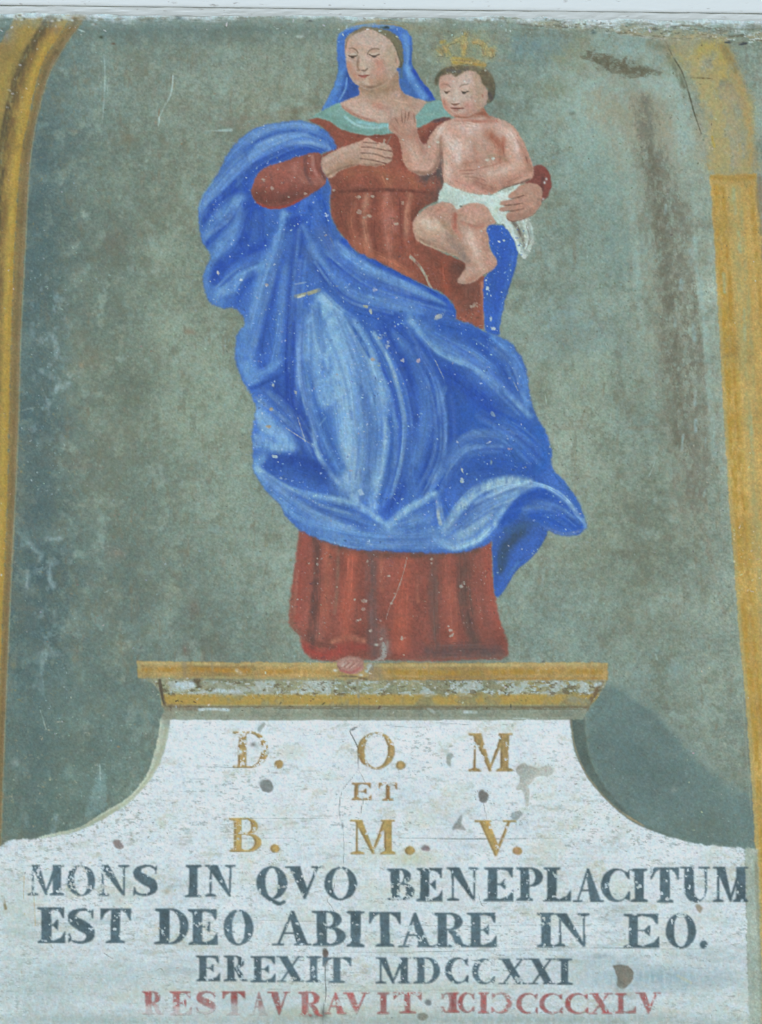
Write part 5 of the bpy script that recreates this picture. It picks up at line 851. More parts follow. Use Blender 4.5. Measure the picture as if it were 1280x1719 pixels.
    if ch == 'A':
        return [[(w*.48,0),(w*.54,0),(w*.92,h),(w*.92-s*1.2,h),(w*.44,h*.18)], [(w*.48,0),(w*.50,h*.14),(w*.18,h),(w*.12,h)], R(w*.26,h*.62,w*.70,h*.62+t), R(0,h-t,w*.30,h), R(w*.56,h-t,w,h)], []
    if ch == 'X':
        return [[(w*.08,0),(w*.08+s*1.15,0),(w*.92,h),(w*.92-s*1.15,h)], [(w*.80,0),(w*.88,0),(w*.20,h),(w*.12,h)], R(0,0,w*.42,t), R(w*.62,0,w,t), R(0,h-t,w*.36,h), R(w*.54,h-t,w,h)], []
    if ch == 'U':
        x = w*.13
        return [R(x,0,x+s,h*.68), [(x,h*.6)] + arc(w*.50,h*.62,w*.50-x,h*.38,180,0,24)[::-1][::-1] + [(w-x,h*.6)], R(w*.82,0,w*.82+t*1.2,h*.68), R(0,0,w*.44,t), R(w*.62,0,w,t)], [[(x+s,h*.55)] + arc((x+s+w*.82)/2,h*.60,(w*.82-x-s)/2,h*.40-t*1.6,180,0,24) + [(w*.82,h*.55)]]
    if ch == 'S':
        k = s*.52
        return [ribbon([(w*.93,h*.30,t*.3),(w*.90,h*.14,t*.6),(w*.70,t*.7,t*.7),(w*.42,h*.05,t*.8),(w*.20,h*.17,k*.75),(w*.22,h*.33,k*1.0),(w*.50,h*.48,k*1.15),(w*.78,h*.62,k*1.1),(w*.82,h*.80,k*.8),(w*.62,h*.945,t*.8),(w*.36,h-t*.8,t*.7),(w*.14,h*.88,t*.7),(w*.06,h*.70,t*.3)]), [(w*.98,0),(w*.96,h*.26),(w*.86,h*.10)], [(w*.02,h),(w*.03,h*.72),(w*.16,h*.90)]], []
    if ch == '.':
        return [arc(w/2,h/2,w/2,h/2,0,345,16)], []
    raise KeyError(ch)

LINES = [
 ('gold_dom', (178,136,72), 0, [('D',392,1228,451,1289),('.',461,1275,476,1290),('O',600,1229,663,1291),('.',665,1277,681,1292),('M',786,1231,860,1295)]),
 ('gold_et', (172,118,64), 0, [('E',591,1314,624,1343),('T',636,1314,667,1344)]),
 ('gold_bmv', (180,138,66), 0, [('B',386,1373,440,1430),('.',454,1417,470,1431),('M',589,1376,664,1434),('.',680,1420,697,1435),('V',797,1377,867,1437),('.',861,1422,877,1435)]),
 ('dark_a', (70,88,99), 0, [('M',47,1452,108,1503),('O',113,1452,161,1504),('N',164,1452,218,1504),('S',223,1452,265,1504),('I',311,1452,338,1506),('N',345,1452,395,1505),('Q',431,1454,483,1519),('V',479,1454,545,1509),('O',545,1455,599,1511),('B',650,1458,696,1511),('E',699,1457,743,1513),('N',751,1456,806,1512),('E',812,1456,862,1513),('P',867,1456,912,1512),('L',912,1456,959,1513),('A',962,1458,1014,1514),('C',1009,1458,1058,1514),('I',1059,1458,1088,1514),('T',1093,1456,1141,1515),('U',1143,1455,1193,1515),('M',1197,1455,1257,1514)]),
 ('dark_b', (70,88,99), 0, [('E',64,1523,110,1583),('S',114,1525,160,1584),('T',168,1525,220,1583),('D',260,1525,317,1585),('E',317,1526,366,1586),('O',376,1527,426,1587),('A',457,1529,523,1587),('B',525,1529,581,1588),('I',582,1529,612,1589),('T',620,1531,673,1589),('A',669,1532,727,1590),('R',727,1532,786,1590),('E',784,1532,834,1590),('I',902,1532,931,1590),('N',931,1533,991,1589),('E',1047,1534,1107,1591),('O',1118,1533,1169,1592),('.',1175,1579,1188,1592)]),
 ('dark_c', (72,90,102), 0, [('E',330,1604,370,1647),('R',376,1604,416,1647),('E',421,1605,463,1649),('X',465,1605,511,1648),('I',514,1605,539,1649),('T',542,1607,590,1650),('M',631,1607,690,1651),('D',695,1607,739,1651),('C',748,1607,787,1651),('C',793,1609,831,1652),('X',837,1609,885,1652),('X',887,1609,933,1652),('I',935,1609,961,1653)]),
 ('red', (166,72,72), .0, [('R',240,1664,275,1703),('E',286,1664,322,1704),('S',329,1664,363,1702),('T',374,1664,412,1704),('A',420,1665,450,1704),('V',450,1665,488,1704),('R',501,1665,543,1706),('A',545,1666,582,1702),('V',576,1666,621,1702),('I',633,1666,654,1702),('T',661,1666,708,1701),('c',741,1666,763,1700),('I',755,1666,771,1700),('C',769,1666,797,1700),('I',803,1666,821,1701),('c',825,1666,859,1701),('C',867,1667,903,1702),('C',906,1667,945,1702),('C',949,1667,988,1702),('X',989,1667,1028,1702),('L',1033,1667,1068,1701),('V',1067,1666,1110,1701)])]
LETTERS = {}
NW = fbm(9, 9, 4, 41); NW2 = fbm(4, 4, 2, 42)
for ln, base, _, items in LINES:
    LETTERS[ln] = []
    for k, (ch, x0, y0, x1, y1) in enumerate(items):
        w, h = x1 - x0, y1 - y0
        g = glyph('C' if ch == 'c' else ch, w, h, .225 if ln.startswith('gold') else .275)
        A, Hh = g[0], g[1]; X = list(g[2]) if len(g) > 2 else []
        lean = rng.normal(0, .012)
        def tr(p): return [((x0 + (w - q[0] if ch == 'c' else q[0]) + lean * (h - q[1])), y0 + q[1]) for q in p]
        key = f'{ln}_{k}'
        L = Layer(key, [tr(p) for p in A], .75, .35, False, [tr(p) for p in Hh], seed=k + 100)
        for e in X:
            if isinstance(e, tuple) and e[0] == 'h': M2 = Layer('', [tr(e[1])], .75, .35, False, [tr(e[2])], seed=k + 7)
            else: M2 = Layer('', [tr(e)], .75, .35, False, seed=k + 9)
            # merge into the letter
            X0, Y0, X1, Y1 = min(L.x0, M2.x0), min(L.y0, M2.y0), max(L.x1, M2.x1), max(L.y1, M2.y1)
            for at in ('hard', 'mask'):
                n_ = np.zeros((Y1 - Y0, X1 - X0), np.float32)
                for q in (L, M2):
                    v = n_[q.y0 - Y0:q.y1 - Y0, q.x0 - X0:q.x1 - X0]; np.maximum(v, getattr(q, at), out=v)
                setattr(L, '_' + at, n_)
            L.hard, L.mask = L._hard, L._mask; L.x0, L.y0, L.x1, L.y1 = X0, Y0, X1, Y1; L.sl = (slice(Y0, Y1), slice(X0, X1))
        yy, xx = YY[L.sl], XX[L.sl]
        wear = sstep(1.25, 2.1, NW[L.sl] + .35 * NW2[L.sl]) * .8
        al = L.mask * .93
        c = col(base) * (1 + .05 * NF[L.sl] + .06 * NM[L.sl] + .03 * NS[L.sl])[..., None]
        if ln.startswith('gold'):
            q = np.clip((xx - x0) / w, 0, 1)[..., None]
            strk = .5 + .5 * np.sin(q * 9 + k)
            c = c * (1 - .3 * strk) + col((212,170,94)) * .3 * strk
            ed = np.clip(L.mask - blur(np.roll(L.hard, 3, 1), 1.2), 0, 1)[..., None]      # brown shade line down the left of each stroke
            c = c * (1 - .7 * ed) + col((112,80,46)) * .7 * ed
            wear = np.maximum(wear, sstep(1.5, 2.2, NW[L.sl]) * .7)
            if ln == 'gold_dom' and k == 0: wear = np.maximum(wear, sstep(.0, .8, NW2[L.sl] + (q[..., 0] - .55) * 2.4) * .85)
            if ln == 'gold_dom' and k == 2: wear = np.maximum(wear, sstep(.3, 1.2, NW2[L.sl] - np.abs(yy - 1236) * .12 + .8) * .8)
        if ln == 'red':
            al = al * (.84 + .10 * NF[L.sl])
            fade = {0: 1688, 1: 1692, 2: 1694, 3: 1684, 4: 1690, 8: 1698}.get(k)
            if fade: al = al * (1 - .72 * sstep(fade - 7, fade + 5, yy + 2 * NF[L.sl]))
            if k in (2, 4, 11, 15): al = al * .82
        if ln == 'dark_a' and k in (0, 1, 2): wear = np.maximum(wear, .8 * sstep(.2, 1.2, NW2[L.sl] + (x0 + 14 - xx) * .06 + (1472 - yy) * .02))
        if ln == 'dark_c' and k == 9: wear = np.maximum(wear, .85 * sstep(.0, .8, NW[L.sl] + (xx - 812) * .05))
        if ln == 'dark_a' and k == 9: wear = np.maximum(wear, .8 * sstep(.4, 1.2, NW2[L.sl] + (yy - 1490) * .05))
        L.put(np.clip(al * (1 - wear), 0, 1), c)
        if ln.startswith('gold') and ch != '.': S(L, [(x0 + w * .1, y1 - h * .5), (x0 + w * .12, y1)], 3, (150,104,56), .45)
        LETTERS[ln].append(key)
flakes(260, (50, 1452, 1256, 1592), (198,208,214), (.4,.95), (.4,1.3)); flakes(90, (330, 1604, 960, 1652), (196,206,212), (.4,.95), (.4,1.2)); flakes(120, (240, 1664, 1108, 1704), (192,198,198), (.4,.95), (.5,1.5)); flakes(70, (385, 1226, 870, 1437), (208,214,218), (.4,.95), (.5,1.4), elong=3)
B(SHEET, 425, 1249, 5, 4, (92,84,80), .8); B(SHEET, 432, 1252, 6, 8, (170,170,160), .5); B(SHEET, 867, 1428, 6, 5, (176,124,104), .6); B(SHEET, 612, 1226, 9, 9, (206,208,206), .7)
for x, y in ((398,1240),(396,1284),(404,1262)): B(SHEET, x, y, 3, 4, (224,228,230), .9)
for y in (1380,1391,1402,1412,1422): S(SHEET, [(391,y),(398,y-1)], 1.2, (220,214,196), .7)

# ---- limewash run down from the moulding on to the painting ------------------
eg = 31 + XX * (14 / 1280.0) * sstep(500, 1280, XX) + 2.4 * fbm(50, 60, 4, 51, gain=.65)
lime = (1 - sstep(-6.0, 8.0, YY - eg + 1.2 * NH + .8 * NF)) * np.clip(1 - .10 * NH, 0, 1)
lc = (col((206,215,219)) * (1 + .03 * NF + .025 * NS + .02 * NM)[..., None])
C[:] = C * (1 - lime[..., None]) + lc * lime[..., None]
gr = np.clip(1 - np.abs(YY - eg) / 7.0, 0, 1) * sstep(.2, 1.5, fbm(14, 5, 4, 52)) * .75
C[:] = C * (1 - gr[..., None]) + col((128,124,108)) * gr[..., None]
pk = sstep(1.6, 2.4, fbm(11, 5, 3, 53)) * (YY > 12) * (1 - sstep(0, 16, YY - eg)) * sstep(500, 1000, XX + 300 * NM * .2)
C[:] = C * (1 - .8 * pk[..., None]) + col((120,112,92)) * .8 * pk[..., None]
for x, y in ((27,27),(33,26),(40,32),(92,34),(103,33),(125,33),(160,40)): B(SHEET, x, y, 3, 2.2, (96,80,60), .7); B(SHEET, x - 4, y + 1, 3, 2, (222,226,226), .7)
for x, y in ((300,30),(298,26),(520,35),(1245,74),(1250,72),(1222,71)): B(SHEET, x, y, 5, 2, (70,72,76), .7)
S(SHEET, [(1240,76),(1256,72)], 1.6, (60,60,66), .8); S(SHEET, [(1216,72),(1226,70)], 1.6, (60,60,66), .8)
for pts in ([(584,50),(598,42),(620,38),(650,37),(680,41),(700,50)],[(590,44),(640,36),(690,43)]): hatch(SHEET, pts, 4, (170,136,88), 1.0, 1.2)
flakes(160, (0, 24, 1280, 60), (216,220,220), (.4,.9), (.6,2.2), elong=3); flakes(110, (0, 16, 1280, 50), (110,100,84), (.3,.8), (.5,1.5), elong=3)
top = np.clip(1 - np.abs(YY - eg - 9) / 9.0, 0, 1) * .3
C[:] = C * (1 - top[..., None]) + col((150,164,160)) * top[..., None]

# ---- relief of the plaster -----------------------------------------------------
HGT += .55 * NL + .16 * NM + .05 * fbm(20, 18, 3, 61) + .35 * lime
HGT[panel.sl] += .25 * panel.mask
HGT = blur(HGT, 1.0)
gq = np.ones((CH, CW), np.float32); gq[panel.sl] -= .45 * panel.mask
C *= (1 + gq * (.022 * fbm(2.0, 2.0, 1, 71) + .021 * fbm(3.6, 3.6, 2, 72)))[..., None]
ch_ = fbm(6, 6, 3, 73); C *= np.stack([1 + .014 * ch_, 1 - .006 * ch_, 1 - .010 * ch_ + .012 * fbm(7, 7, 3, 74)], -1)
# fitted colour grade: a cool haze put into every pigment, darks lifted
HAZE_GRADE = np.array([[.799, .035, .017], [-.006, .804, .056], [.048, .049, .833]], np.float32)
for k_ in range(3):                     # crisp grain
    C[..., k_] += .55 * (C[..., k_] - blur(C[..., k_], 1.3))
C = np.clip(C.reshape(-1, 3) @ HAZE_GRADE + np.array([.067, .0816, .0757], np.float32), .02, .96).reshape(CH, CW, 3).astype(np.float32)
# === PAINT END ====================================================

# ------------------------------------------------------------------ materials
def lin(c):
    return np.where(c <= .04045, c / 12.92, ((c + .055) / 1.055) ** 2.4).astype(np.float32)

def paint_material(name, grain=.10, bump=.25, rough=.9, scale=420.0, spec=.18):
    m = bpy.data.materials.new(name); m.use_nodes = True
    t = m.node_tree; p = t.nodes['Principled BSDF']
    at = t.nodes.new('ShaderNodeAttribute'); at.attribute_name = 'pigment'
    tc = t.nodes.new('ShaderNodeNewGeometry')
    n1 = t.nodes.new('ShaderNodeTexNoise'); n1.inputs['Scale'].default_value = scale; n1.inputs['Detail'].default_value = 5; n1.inputs['Roughness'].default_value = .65
    n2 = t.nodes.new('ShaderNodeTexNoise'); n2.inputs['Scale'].default_value = scale * .16; n2.inputs['Detail'].default_value = 6
    t.links.new(tc.outputs['Position'], n1.inputs['Vector']); t.links.new(tc.outputs['Position'], n2.inputs['Vector'])
    mr = t.nodes.new('ShaderNodeMapRange')
    mr.inputs['From Min'].default_value = .25; mr.inputs['From Max'].default_value = .75
    mr.inputs['To Min'].default_value = 1 - grain; mr.inputs['To Max'].default_value = 1 + grain
    t.links.new(n1.outputs['Fac'], mr.inputs['Value'])
    mx = t.nodes.new('ShaderNodeVectorMath'); mx.operation = 'SCALE'
    t.links.new(at.outputs['Color'], mx.inputs[0]); t.links.new(mr.outputs['Result'], mx.inputs['Scale'])
    t.links.new(mx.outputs[0], p.inputs['Base Color'])
    ad = t.nodes.new('ShaderNodeMath'); ad.operation = 'ADD'
    t.links.new(n1.outputs['Fac'], ad.inputs[0]); t.links.new(n2.outputs['Fac'], ad.inputs[1])
    bp = t.nodes.new('ShaderNodeBump'); bp.inputs['Strength'].default_value = bump; bp.inputs['Distance'].default_value = .0008
    t.links.new(ad.outputs[0], bp.inputs['Height']); t.links.new(bp.outputs['Normal'], p.inputs['Normal'])
    rr = t.nodes.new('ShaderNodeMapRange'); rr.inputs['To Min'].default_value = rough - .08; rr.inputs['To Max'].default_value = min(1, rough + .08)
    t.links.new(n2.outputs['Fac'], rr.inputs['Value']); t.links.new(rr.outputs['Result'], p.inputs['Roughness'])
    p.inputs['Specular IOR Level'].default_value = spec
    return m
MAT = {'plaster': paint_material('weathered_distemper', .10, .35, .92, 420), 'blue': paint_material('blue_pigment', .08, .22, .86, 480), 'red': paint_material('red_earth_pigment', .09, .25, .88, 460),
       'flesh': paint_material('flesh_pigment', .06, .2, .86, 480), 'ochre': paint_material('ochre_pigment', .10, .3, .9, 440), 'lime': paint_material('limewash', .05, .4, .93, 380), 'ink': paint_material('lettering_paint', .10, .25, .85, 500), 'bare': paint_material('bare_plaster', .12, .6, .95, 350)}

# ------------------------------------------------------------------ from sheet to wall
def to_wall(u, v):
    """the point of the wall (x, z) seen at sheet position (u, v)"""
    dx = (u - 640.0) / FPX; dy = -(v - 859.5) / FPX
    t = CAM_D / (math.cos(PITCH) - dy * math.sin(PITCH))
    return t * dx, CAM_Z + t * (math.sin(PITCH) + dy * math.cos(PITCH))
def z_at(v, y=0.0):
    dy = -(v - 859.5) / FPX
    return CAM_Z + (CAM_D + y) / (math.cos(PITCH) - dy * math.sin(PITCH)) * (math.sin(PITCH) + dy * math.cos(PITCH))

PIT = 1.5
NR, NC = int(CH / PIT), int(CW / PIT)
li = np.arange(NR + 1) * PIT; lj = np.arange(NC + 1) * PIT
def sample(A):
    y = np.clip(li - .5, 0, CH - 1.001); x = np.clip(lj - .5, 0, CW - 1.001)
    y0 = y.astype(int); x0 = x.astype(int); fy = (y - y0)[:, None]; fx = (x - x0)[None, :]
    if A.ndim == 3: fy = fy[..., None]; fx = fx[..., None]
    return (A[y0][:, x0] * (1 - fy) * (1 - fx) + A[y0 + 1][:, x0] * fy * (1 - fx) + A[y0][:, x0 + 1] * (1 - fy) * fx + A[y0 + 1][:, x0 + 1] * fy * fx).astype(np.float32)
LU, LV = np.meshgrid(lj - MX, li - MT)
WX, WZ = to_wall(LU, LV)
LPOS = np.stack([WX, -sample(HGT) * .001, WZ], -1).astype(np.float32)
LCOL = np.concatenate([lin(sample(C)) / ILLUM, np.ones((NR + 1, NC + 1, 1), np.float32)], -1)
LCOL[..., :3] = np.clip(LCOL[..., :3], .01, .9)
ci = ((np.arange(NR) + .5) * PIT).astype(int); cj = ((np.arange(NC) + .5) * PIT).astype(int)

def cells_of(L):
    m = np.zeros((NR, NC), bool)
    r0, r1 = np.searchsorted(ci, L.y0), np.searchsorted(ci, L.y1); c0, c1 = np.searchsorted(cj, L.x0), np.searchsorted(cj, L.x1)
    if r1 > r0 and c1 > c0: m[r0:r1, c0:c1] = L.hard[ci[r0:r1] - L.y0][:, cj[c0:c1] - L.x0] > .5
    return m

def mesh_from(name, verts, cols, faces, mat):
    me = bpy.data.meshes.new(name)
    me.vertices.add(len(verts)); me.vertices.foreach_set('co', verts.astype(np.float32).ravel())
    nf = len(faces)
    me.loops.add(nf * 4); me.polygons.add(nf)
    me.loops.foreach_set('vertex_index', faces.astype(np.int32).ravel())
    me.polygons.foreach_set('loop_start', np.arange(0, nf * 4, 4, dtype=np.int32))
    me.polygons.foreach_set('loop_total', np.full(nf, 4, np.int32))
    me.polygons.foreach_set('use_smooth', np.ones(nf, bool))
    me.update(calc_edges=True)
    a = me.color_attributes.new('pigment', 'FLOAT_COLOR', 'POINT')
    a.data.foreach_set('color', cols.astype(np.float32).ravel())
    me.materials.append(MAT[mat])
    return me

def film(cells, level, org, skirt_mm=.1, step=1):
    """mesh data of a paint layer: the cells lifted `level` mm off the plaster, with a turned-down rim"""
    r, c = np.nonzero(cells)
    if step > 1: r, c = r * step, c * step
    W_ = NC + 1
    q = np.stack([r * W_ + c, (r + step) * W_ + c, (r + step) * W_ + c + step, r * W_ + c + step], 1)
    used, inv = np.unique(q, return_inverse=True); q = inv.reshape(-1, 4)
    v = LPOS.reshape(-1, 3)[used].copy(); v[:, 1] -= level * .001; v -= np.array(org, np.float32)
    k = LCOL.reshape(-1, 4)[used]
    e = np.concatenate([q[:, [0, 1]], q[:, [1, 2]], q[:, [2, 3]], q[:, [3, 0]]])
    key = np.sort(e, 1); key = key[:, 0].astype(np.int64) * len(used) + key[:, 1]
    _, idx, cnt = np.unique(key, return_index=True, return_counts=True)
    be = e[idx[cnt == 1]]
    if skirt_mm > 0 and len(be):
        bv, binv = np.unique(be, return_inverse=True); binv = binv.reshape(-1, 2)
        low = v[bv].copy(); low[:, 1] += (level + skirt_mm) * .001
        n0, nb = len(v), len(bv)          # the rim has its own vertices, so that the face keeps its normals
        sk = np.stack([n0 + binv[:, 1], n0 + binv[:, 0], n0 + nb + binv[:, 0], n0 + nb + binv[:, 1]], 1)
        v = np.concatenate([v, v[bv], low]); k = np.concatenate([k, k[bv], k[bv]]); q = np.concatenate([q, sk])
    return v, k, q

def link(o, parent=None):
    COL.objects.link(o)
    if parent is not None: o.parent = parent
    return o
def tag(o, label=None, cat=None, group=None, kind=None):
    for n, v in (('label', label), ('category', cat), ('group', group), ('kind', kind)):
        if v: o[n] = v
    return o
COVER = np.zeros((NR, NC), bool)
def paint_part(name, key, level, parent, org, mat, label=None):
    cells = cells_of(MASKS[key])
    if not cells.any(): print('EMPTY', key); return None
    COVER[:] |= cells
    v, k, q = film(cells, level, org)
    o = bpy.data.objects.new(name, mesh_from(name, v, k, q, mat))
    link(o, parent); tag(o, label)
    return o
def thing(name, u, v, label, cat, group=None):
    x, z = to_wall(u, v)
    o = bpy.data.objects.new(name, None); o.empty_display_size = .05; o.location = (x, 0, z)
    link(o); tag(o, label, cat, group)
    return o, (x, 0, z)

LEVEL = [0.04]
def up(d=.007): LEVEL[0] += d; return LEVEL[0]
def build(name, base, label, cat, parts, group=None):
    """parts: (name, mask key, material, [sub-parts], label)"""
    root, org = thing(name, base[0], base[1], label, cat, group)
    for p in parts:
        nm, key, mat = p[:3]; subs = p[3] if len(p) > 3 else []; lb = p[4] if len(p) > 4 else None
        o = paint_part(nm, key, up(), root, org, mat, lb)
        for sn, sk in subs:
            paint_part(sn, sk, up(.0035), o, org, mat)
    return root

# ------------------------------------------------------------------ the painted things
build('painted_border', (0, 1480), 'ochre and brown striped border curving into an arch along the left edge', 'border',
      [('inner_band', 'left_inner', 'ochre', [], 'dull brown inner stripe'), ('bright_band', 'left_bright', 'ochre', [], 'bright ochre stripe with a dark edge'), ('outer_band', 'left_outer', 'ochre', [], 'ochre outer stripe')])
build('painted_border', (1290, 1760), 'straight ochre border with a faded top along the right edge', 'border',
      [('faded_top', 'right_faded', 'ochre', [], 'pale worn yellow upper end'), ('ochre_band', 'right_ochre', 'ochre', [], 'streaky ochre strip')])
build('pedestal', (640, 1719), 'painted pedestal with white flared panel and flaking ochre cornice', 'pedestal',
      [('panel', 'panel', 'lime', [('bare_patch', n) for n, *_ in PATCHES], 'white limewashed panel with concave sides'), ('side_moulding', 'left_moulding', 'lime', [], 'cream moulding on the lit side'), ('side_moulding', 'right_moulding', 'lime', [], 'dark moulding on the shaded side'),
       ('neck_moulding', 'neck', 'ochre', [], 'grey band under the cornice'), ('frieze', 'frieze', 'ochre', [], 'flaking white and brown band'), ('top_slab', 'slab', 'ochre', [], 'flat ochre slab')])
build('person', (640, 1110), 'standing woman in blue mantle and red dress holding a child', 'person',
      [('skirt', 'skirt', 'red', [], 'red skirt with upright folds'), ('foot', 'foot', 'flesh', [('toe', 'toe_' + c_) for c_ in 'abcd']), ('lost_paint', 'loss_foot', 'bare', [], 'grey patch where the paint is lost'),
       ('veil', 'veil', 'blue', [], 'blue veil over the head'), ('hair', 'hair', 'flesh'), ('neck', 'neck_and_chest', 'flesh', [], 'bare neck and chest'),
       ('face', 'face', 'flesh', [('eyebrow', 'brow_a'), ('eyebrow', 'brow_b'), ('eye', 'eye_a'), ('eye', 'eye_b'), ('nose', 'nose'), ('mouth', 'mouth'), ('ear', 'ear')], 'pale face looking down'),
       ('bodice', 'bodice', 'red', [], 'red bodice gathered at the waist'), ('collar', 'collar', 'blue', [], 'pale turquoise collar'), ('mantle_back', 'mantle_back', 'blue', [], 'deep blue strip of mantle behind the child'), ('mantle_tail', 'mantle_tail', 'blue', [], 'dark blue underside of the mantle'),
       ('mantle', 'mantle', 'blue', [], 'billowing blue mantle with pale folds'), ('sleeve', 'sleeve', 'red', [], 'red sleeve with gathered cuff'), ('sleeve', 'sleeve_behind', 'red', [], 'dark red sleeve behind the child'),
       ('hand', 'hand_right', 'flesh', [('finger', 'finger_' + c_) for c_ in 'abcd'], 'hand laid on the breast')])
# the supporting hand lies over the child, so it comes after the child's body
kid, kid_org = thing('person', 800, 475, 'naked child in white loincloth seated on an arm with one hand raised', 'person')
for nm, key, mat, subs, lb in (('cloth_tail', 'cloth_tail', 'lime', [], 'hanging end of the white cloth'), ('body', 'child_body', 'flesh', [('hand', 'child_hand_raised'), ('hand', 'child_hand_low')], None), ('loincloth', 'loincloth', 'lime', [], 'white loincloth'),
                               ('legs', 'child_legs', 'flesh', [('foot', 'child_foot')], None), ('head', 'child_head', 'flesh', [('eyebrow', 'brow_c'), ('eyebrow', 'brow_d'), ('eye', 'eye_c'), ('eye', 'eye_d'), ('nose', 'nose_b'), ('mouth', 'mouth_b'), ('ear', 'ear_b')], None), ('hair', 'child_hair', 'flesh', [], 'short brown hair')):
    o = paint_part(nm, key, up(), kid, kid_org, mat, lb)
    for sn, sk in subs: paint_part(sn, sk, up(.0035), o, kid_org, mat)
woman = [o for o in bpy.data.objects if o.get('label', '').startswith('standing woman')][0]
h2 = paint_part('hand', 'hand_left', up(), woman, tuple(woman.location), 'flesh', 'hand supporting the child')
for c_ in 'efg': paint_part('finger', 'finger_' + c_, up(.0035), h2, tuple(woman.location), 'flesh')
build('crown', (780, 112), 'faint worn gold crown on the head of the child', 'crown',
      [('band', 'crown_band', 'ochre'), ('post', 'crown_post', 'ochre'), ('arch', 'crown_arch_a', 'ochre'), ('arch', 'crown_arch_b', 'ochre'), ('leaf', 'crown_leaf_a', 'ochre'), ('leaf', 'crown_leaf_b', 'ochre'), ('cross', 'crown_cross', 'ochre')])
INS = {'gold_dom': 'gold painted letters D. O. M just below the cornice', 'gold_et': 'two small gold letters ET', 'gold_bmv': 'gold painted letters B. M. V.',
       'dark_a': 'dark blue-grey painted line MONS IN QVO BENEPLACITUM', 'dark_b': 'dark blue-grey painted line EST DEO ABITARE IN EO.', 'dark_c': 'smaller dark blue-grey painted line EREXIT MDCCXXI', 'red': 'worn red painted line RESTAVRAVIT with the numerals of a year'}
LET_LEVEL = up(.012)
for ln, base, _, items in LINES:
    xs = [i[1] for i in items] + [i[3] for i in items]; yb = max(i[4] for i in items)
    root, org = thing('inscription', (min(xs) + max(xs)) / 2, yb, INS[ln], 'lettering', 'lines of lettering on the white panel')
    for k, key in enumerate(LETTERS[ln]):
        paint_part('full_stop' if items[k][0] == '.' else 'letter', key, LET_LEVEL + .006 * (k % 2), root, org, 'ink')

# ------------------------------------------------------------------ the wall itself
er = COVER.copy()
for _ in range(3):
    er[1:-1, 1:-1] = er[1:-1, 1:-1] & er[:-2, 1:-1] & er[2:, 1:-1] & er[1:-1, :-2] & er[1:-1, 2:]
uu = (cj - MX)[None, :]; vv = (ci - MT)[:, None]
inframe = (uu > -24) & (uu < 1304) & (vv > -24) & (vv < 1743)
fine = inframe & ~er
hr, hc = NR // 2, NC // 2
blk = fine[:hr * 2, :hc * 2].reshape(hr, 2, hc, 2).any((1, 3))
fine = np.zeros((NR, NC), bool); fine[:hr * 2, :hc * 2] = np.repeat(np.repeat(blk, 2, 0), 2, 1)
v1, k1, q1 = film(fine, 0.0, (0, 0, 0), 0)
v2, k2, q2 = film(~blk, 0.0, (0, 0, 0), 0, 2)
# plain wall around the painting and the body of the wall behind it
x0, x1 = WX[0, 0], WX[0, -1]
corner = [LPOS[0, 0], LPOS[0, 2 * hc], LPOS[2 * hr, 2 * hc], LPOS[2 * hr, 0]]
X0, X1, Z0, Z1 = -1.9, 1.9, .25, 4.6
def edge(idx, out):           # strips from the rim of the sheet out to the ends of the wall
    P = np.array([LPOS[i, j] for i, j in idx]); Q = P.copy()
    for n in range(len(P)): Q[n] = out(P[n])
    return P, Q
n_ = 24
top = [(0, j) for j in np.linspace(0, 2 * hc, n_).astype(int)]; bot = [(2 * hr, j) for j in np.linspace(0, 2 * hc, n_).astype(int)]
lef = [(i, 0) for i in np.linspace(0, 2 * hr, n_).astype(int)]; rig = [(i, 2 * hc) for i in np.linspace(0, 2 * hr, n_).astype(int)]
lerp = lambda a, b, t: a + (b - a) * t
ring_v, ring_q = [], []
def add_strip(idx, ends):
    P = np.array([LPOS[i, j] for i, j in idx]); t = np.linspace(0, 1, len(P))
    Q = np.array([[lerp(ends[0][0], ends[1][0], s_), 0, lerp(ends[0][1], ends[1][1], s_)] for s_ in t])
    b = len(ring_v); ring_v.extend(P.tolist()); ring_v.extend(Q.tolist()); m = len(P)
    for n in range(m - 1): ring_q.append((b + n, b + n + 1, b + m + n + 1, b + m + n))
add_strip(top, ((X0, Z1), (X1, Z1))); add_strip(bot[::-1], ((X1, Z0), (X0, Z0))); add_strip(lef[::-1], ((X0, Z0), (X0, Z1))); add_strip(rig, ((X1, Z1), (X1, Z0)))
b = len(ring_v)
ring_v += [(X0, 0, Z0), (X1, 0, Z0), (X1, 0, Z1), (X0, 0, Z1), (X0, .35, Z0), (X1, .35, Z0), (X1, .35, Z1), (X0, .35, Z1)]
ring_q += [(b + 4, b + 7, b + 6, b + 5), (b, b + 4, b + 5, b + 1), (b + 1, b + 5, b + 6, b + 2), (b + 2, b + 6, b + 7, b + 3), (b + 3, b + 7, b + 4, b)]
v3 = np.array(ring_v, np.float32); q3 = np.array(ring_q)
k3 = np.tile(np.array([[.42, .43, .40, 1]], np.float32), (len(v3), 1))
V = np.concatenate([v1, v2, v3]); K = np.concatenate([k1, k2, k3]); Q = np.concatenate([q1, q2 + len(v1), q3 + len(v1) + len(v2)])
wall = bpy.data.objects.new('wall', mesh_from('wall', V, K, Q, 'plaster'))
link(wall); tag(wall, 'weathered grey-green painted plaster wall behind the figures', None, None, 'structure')

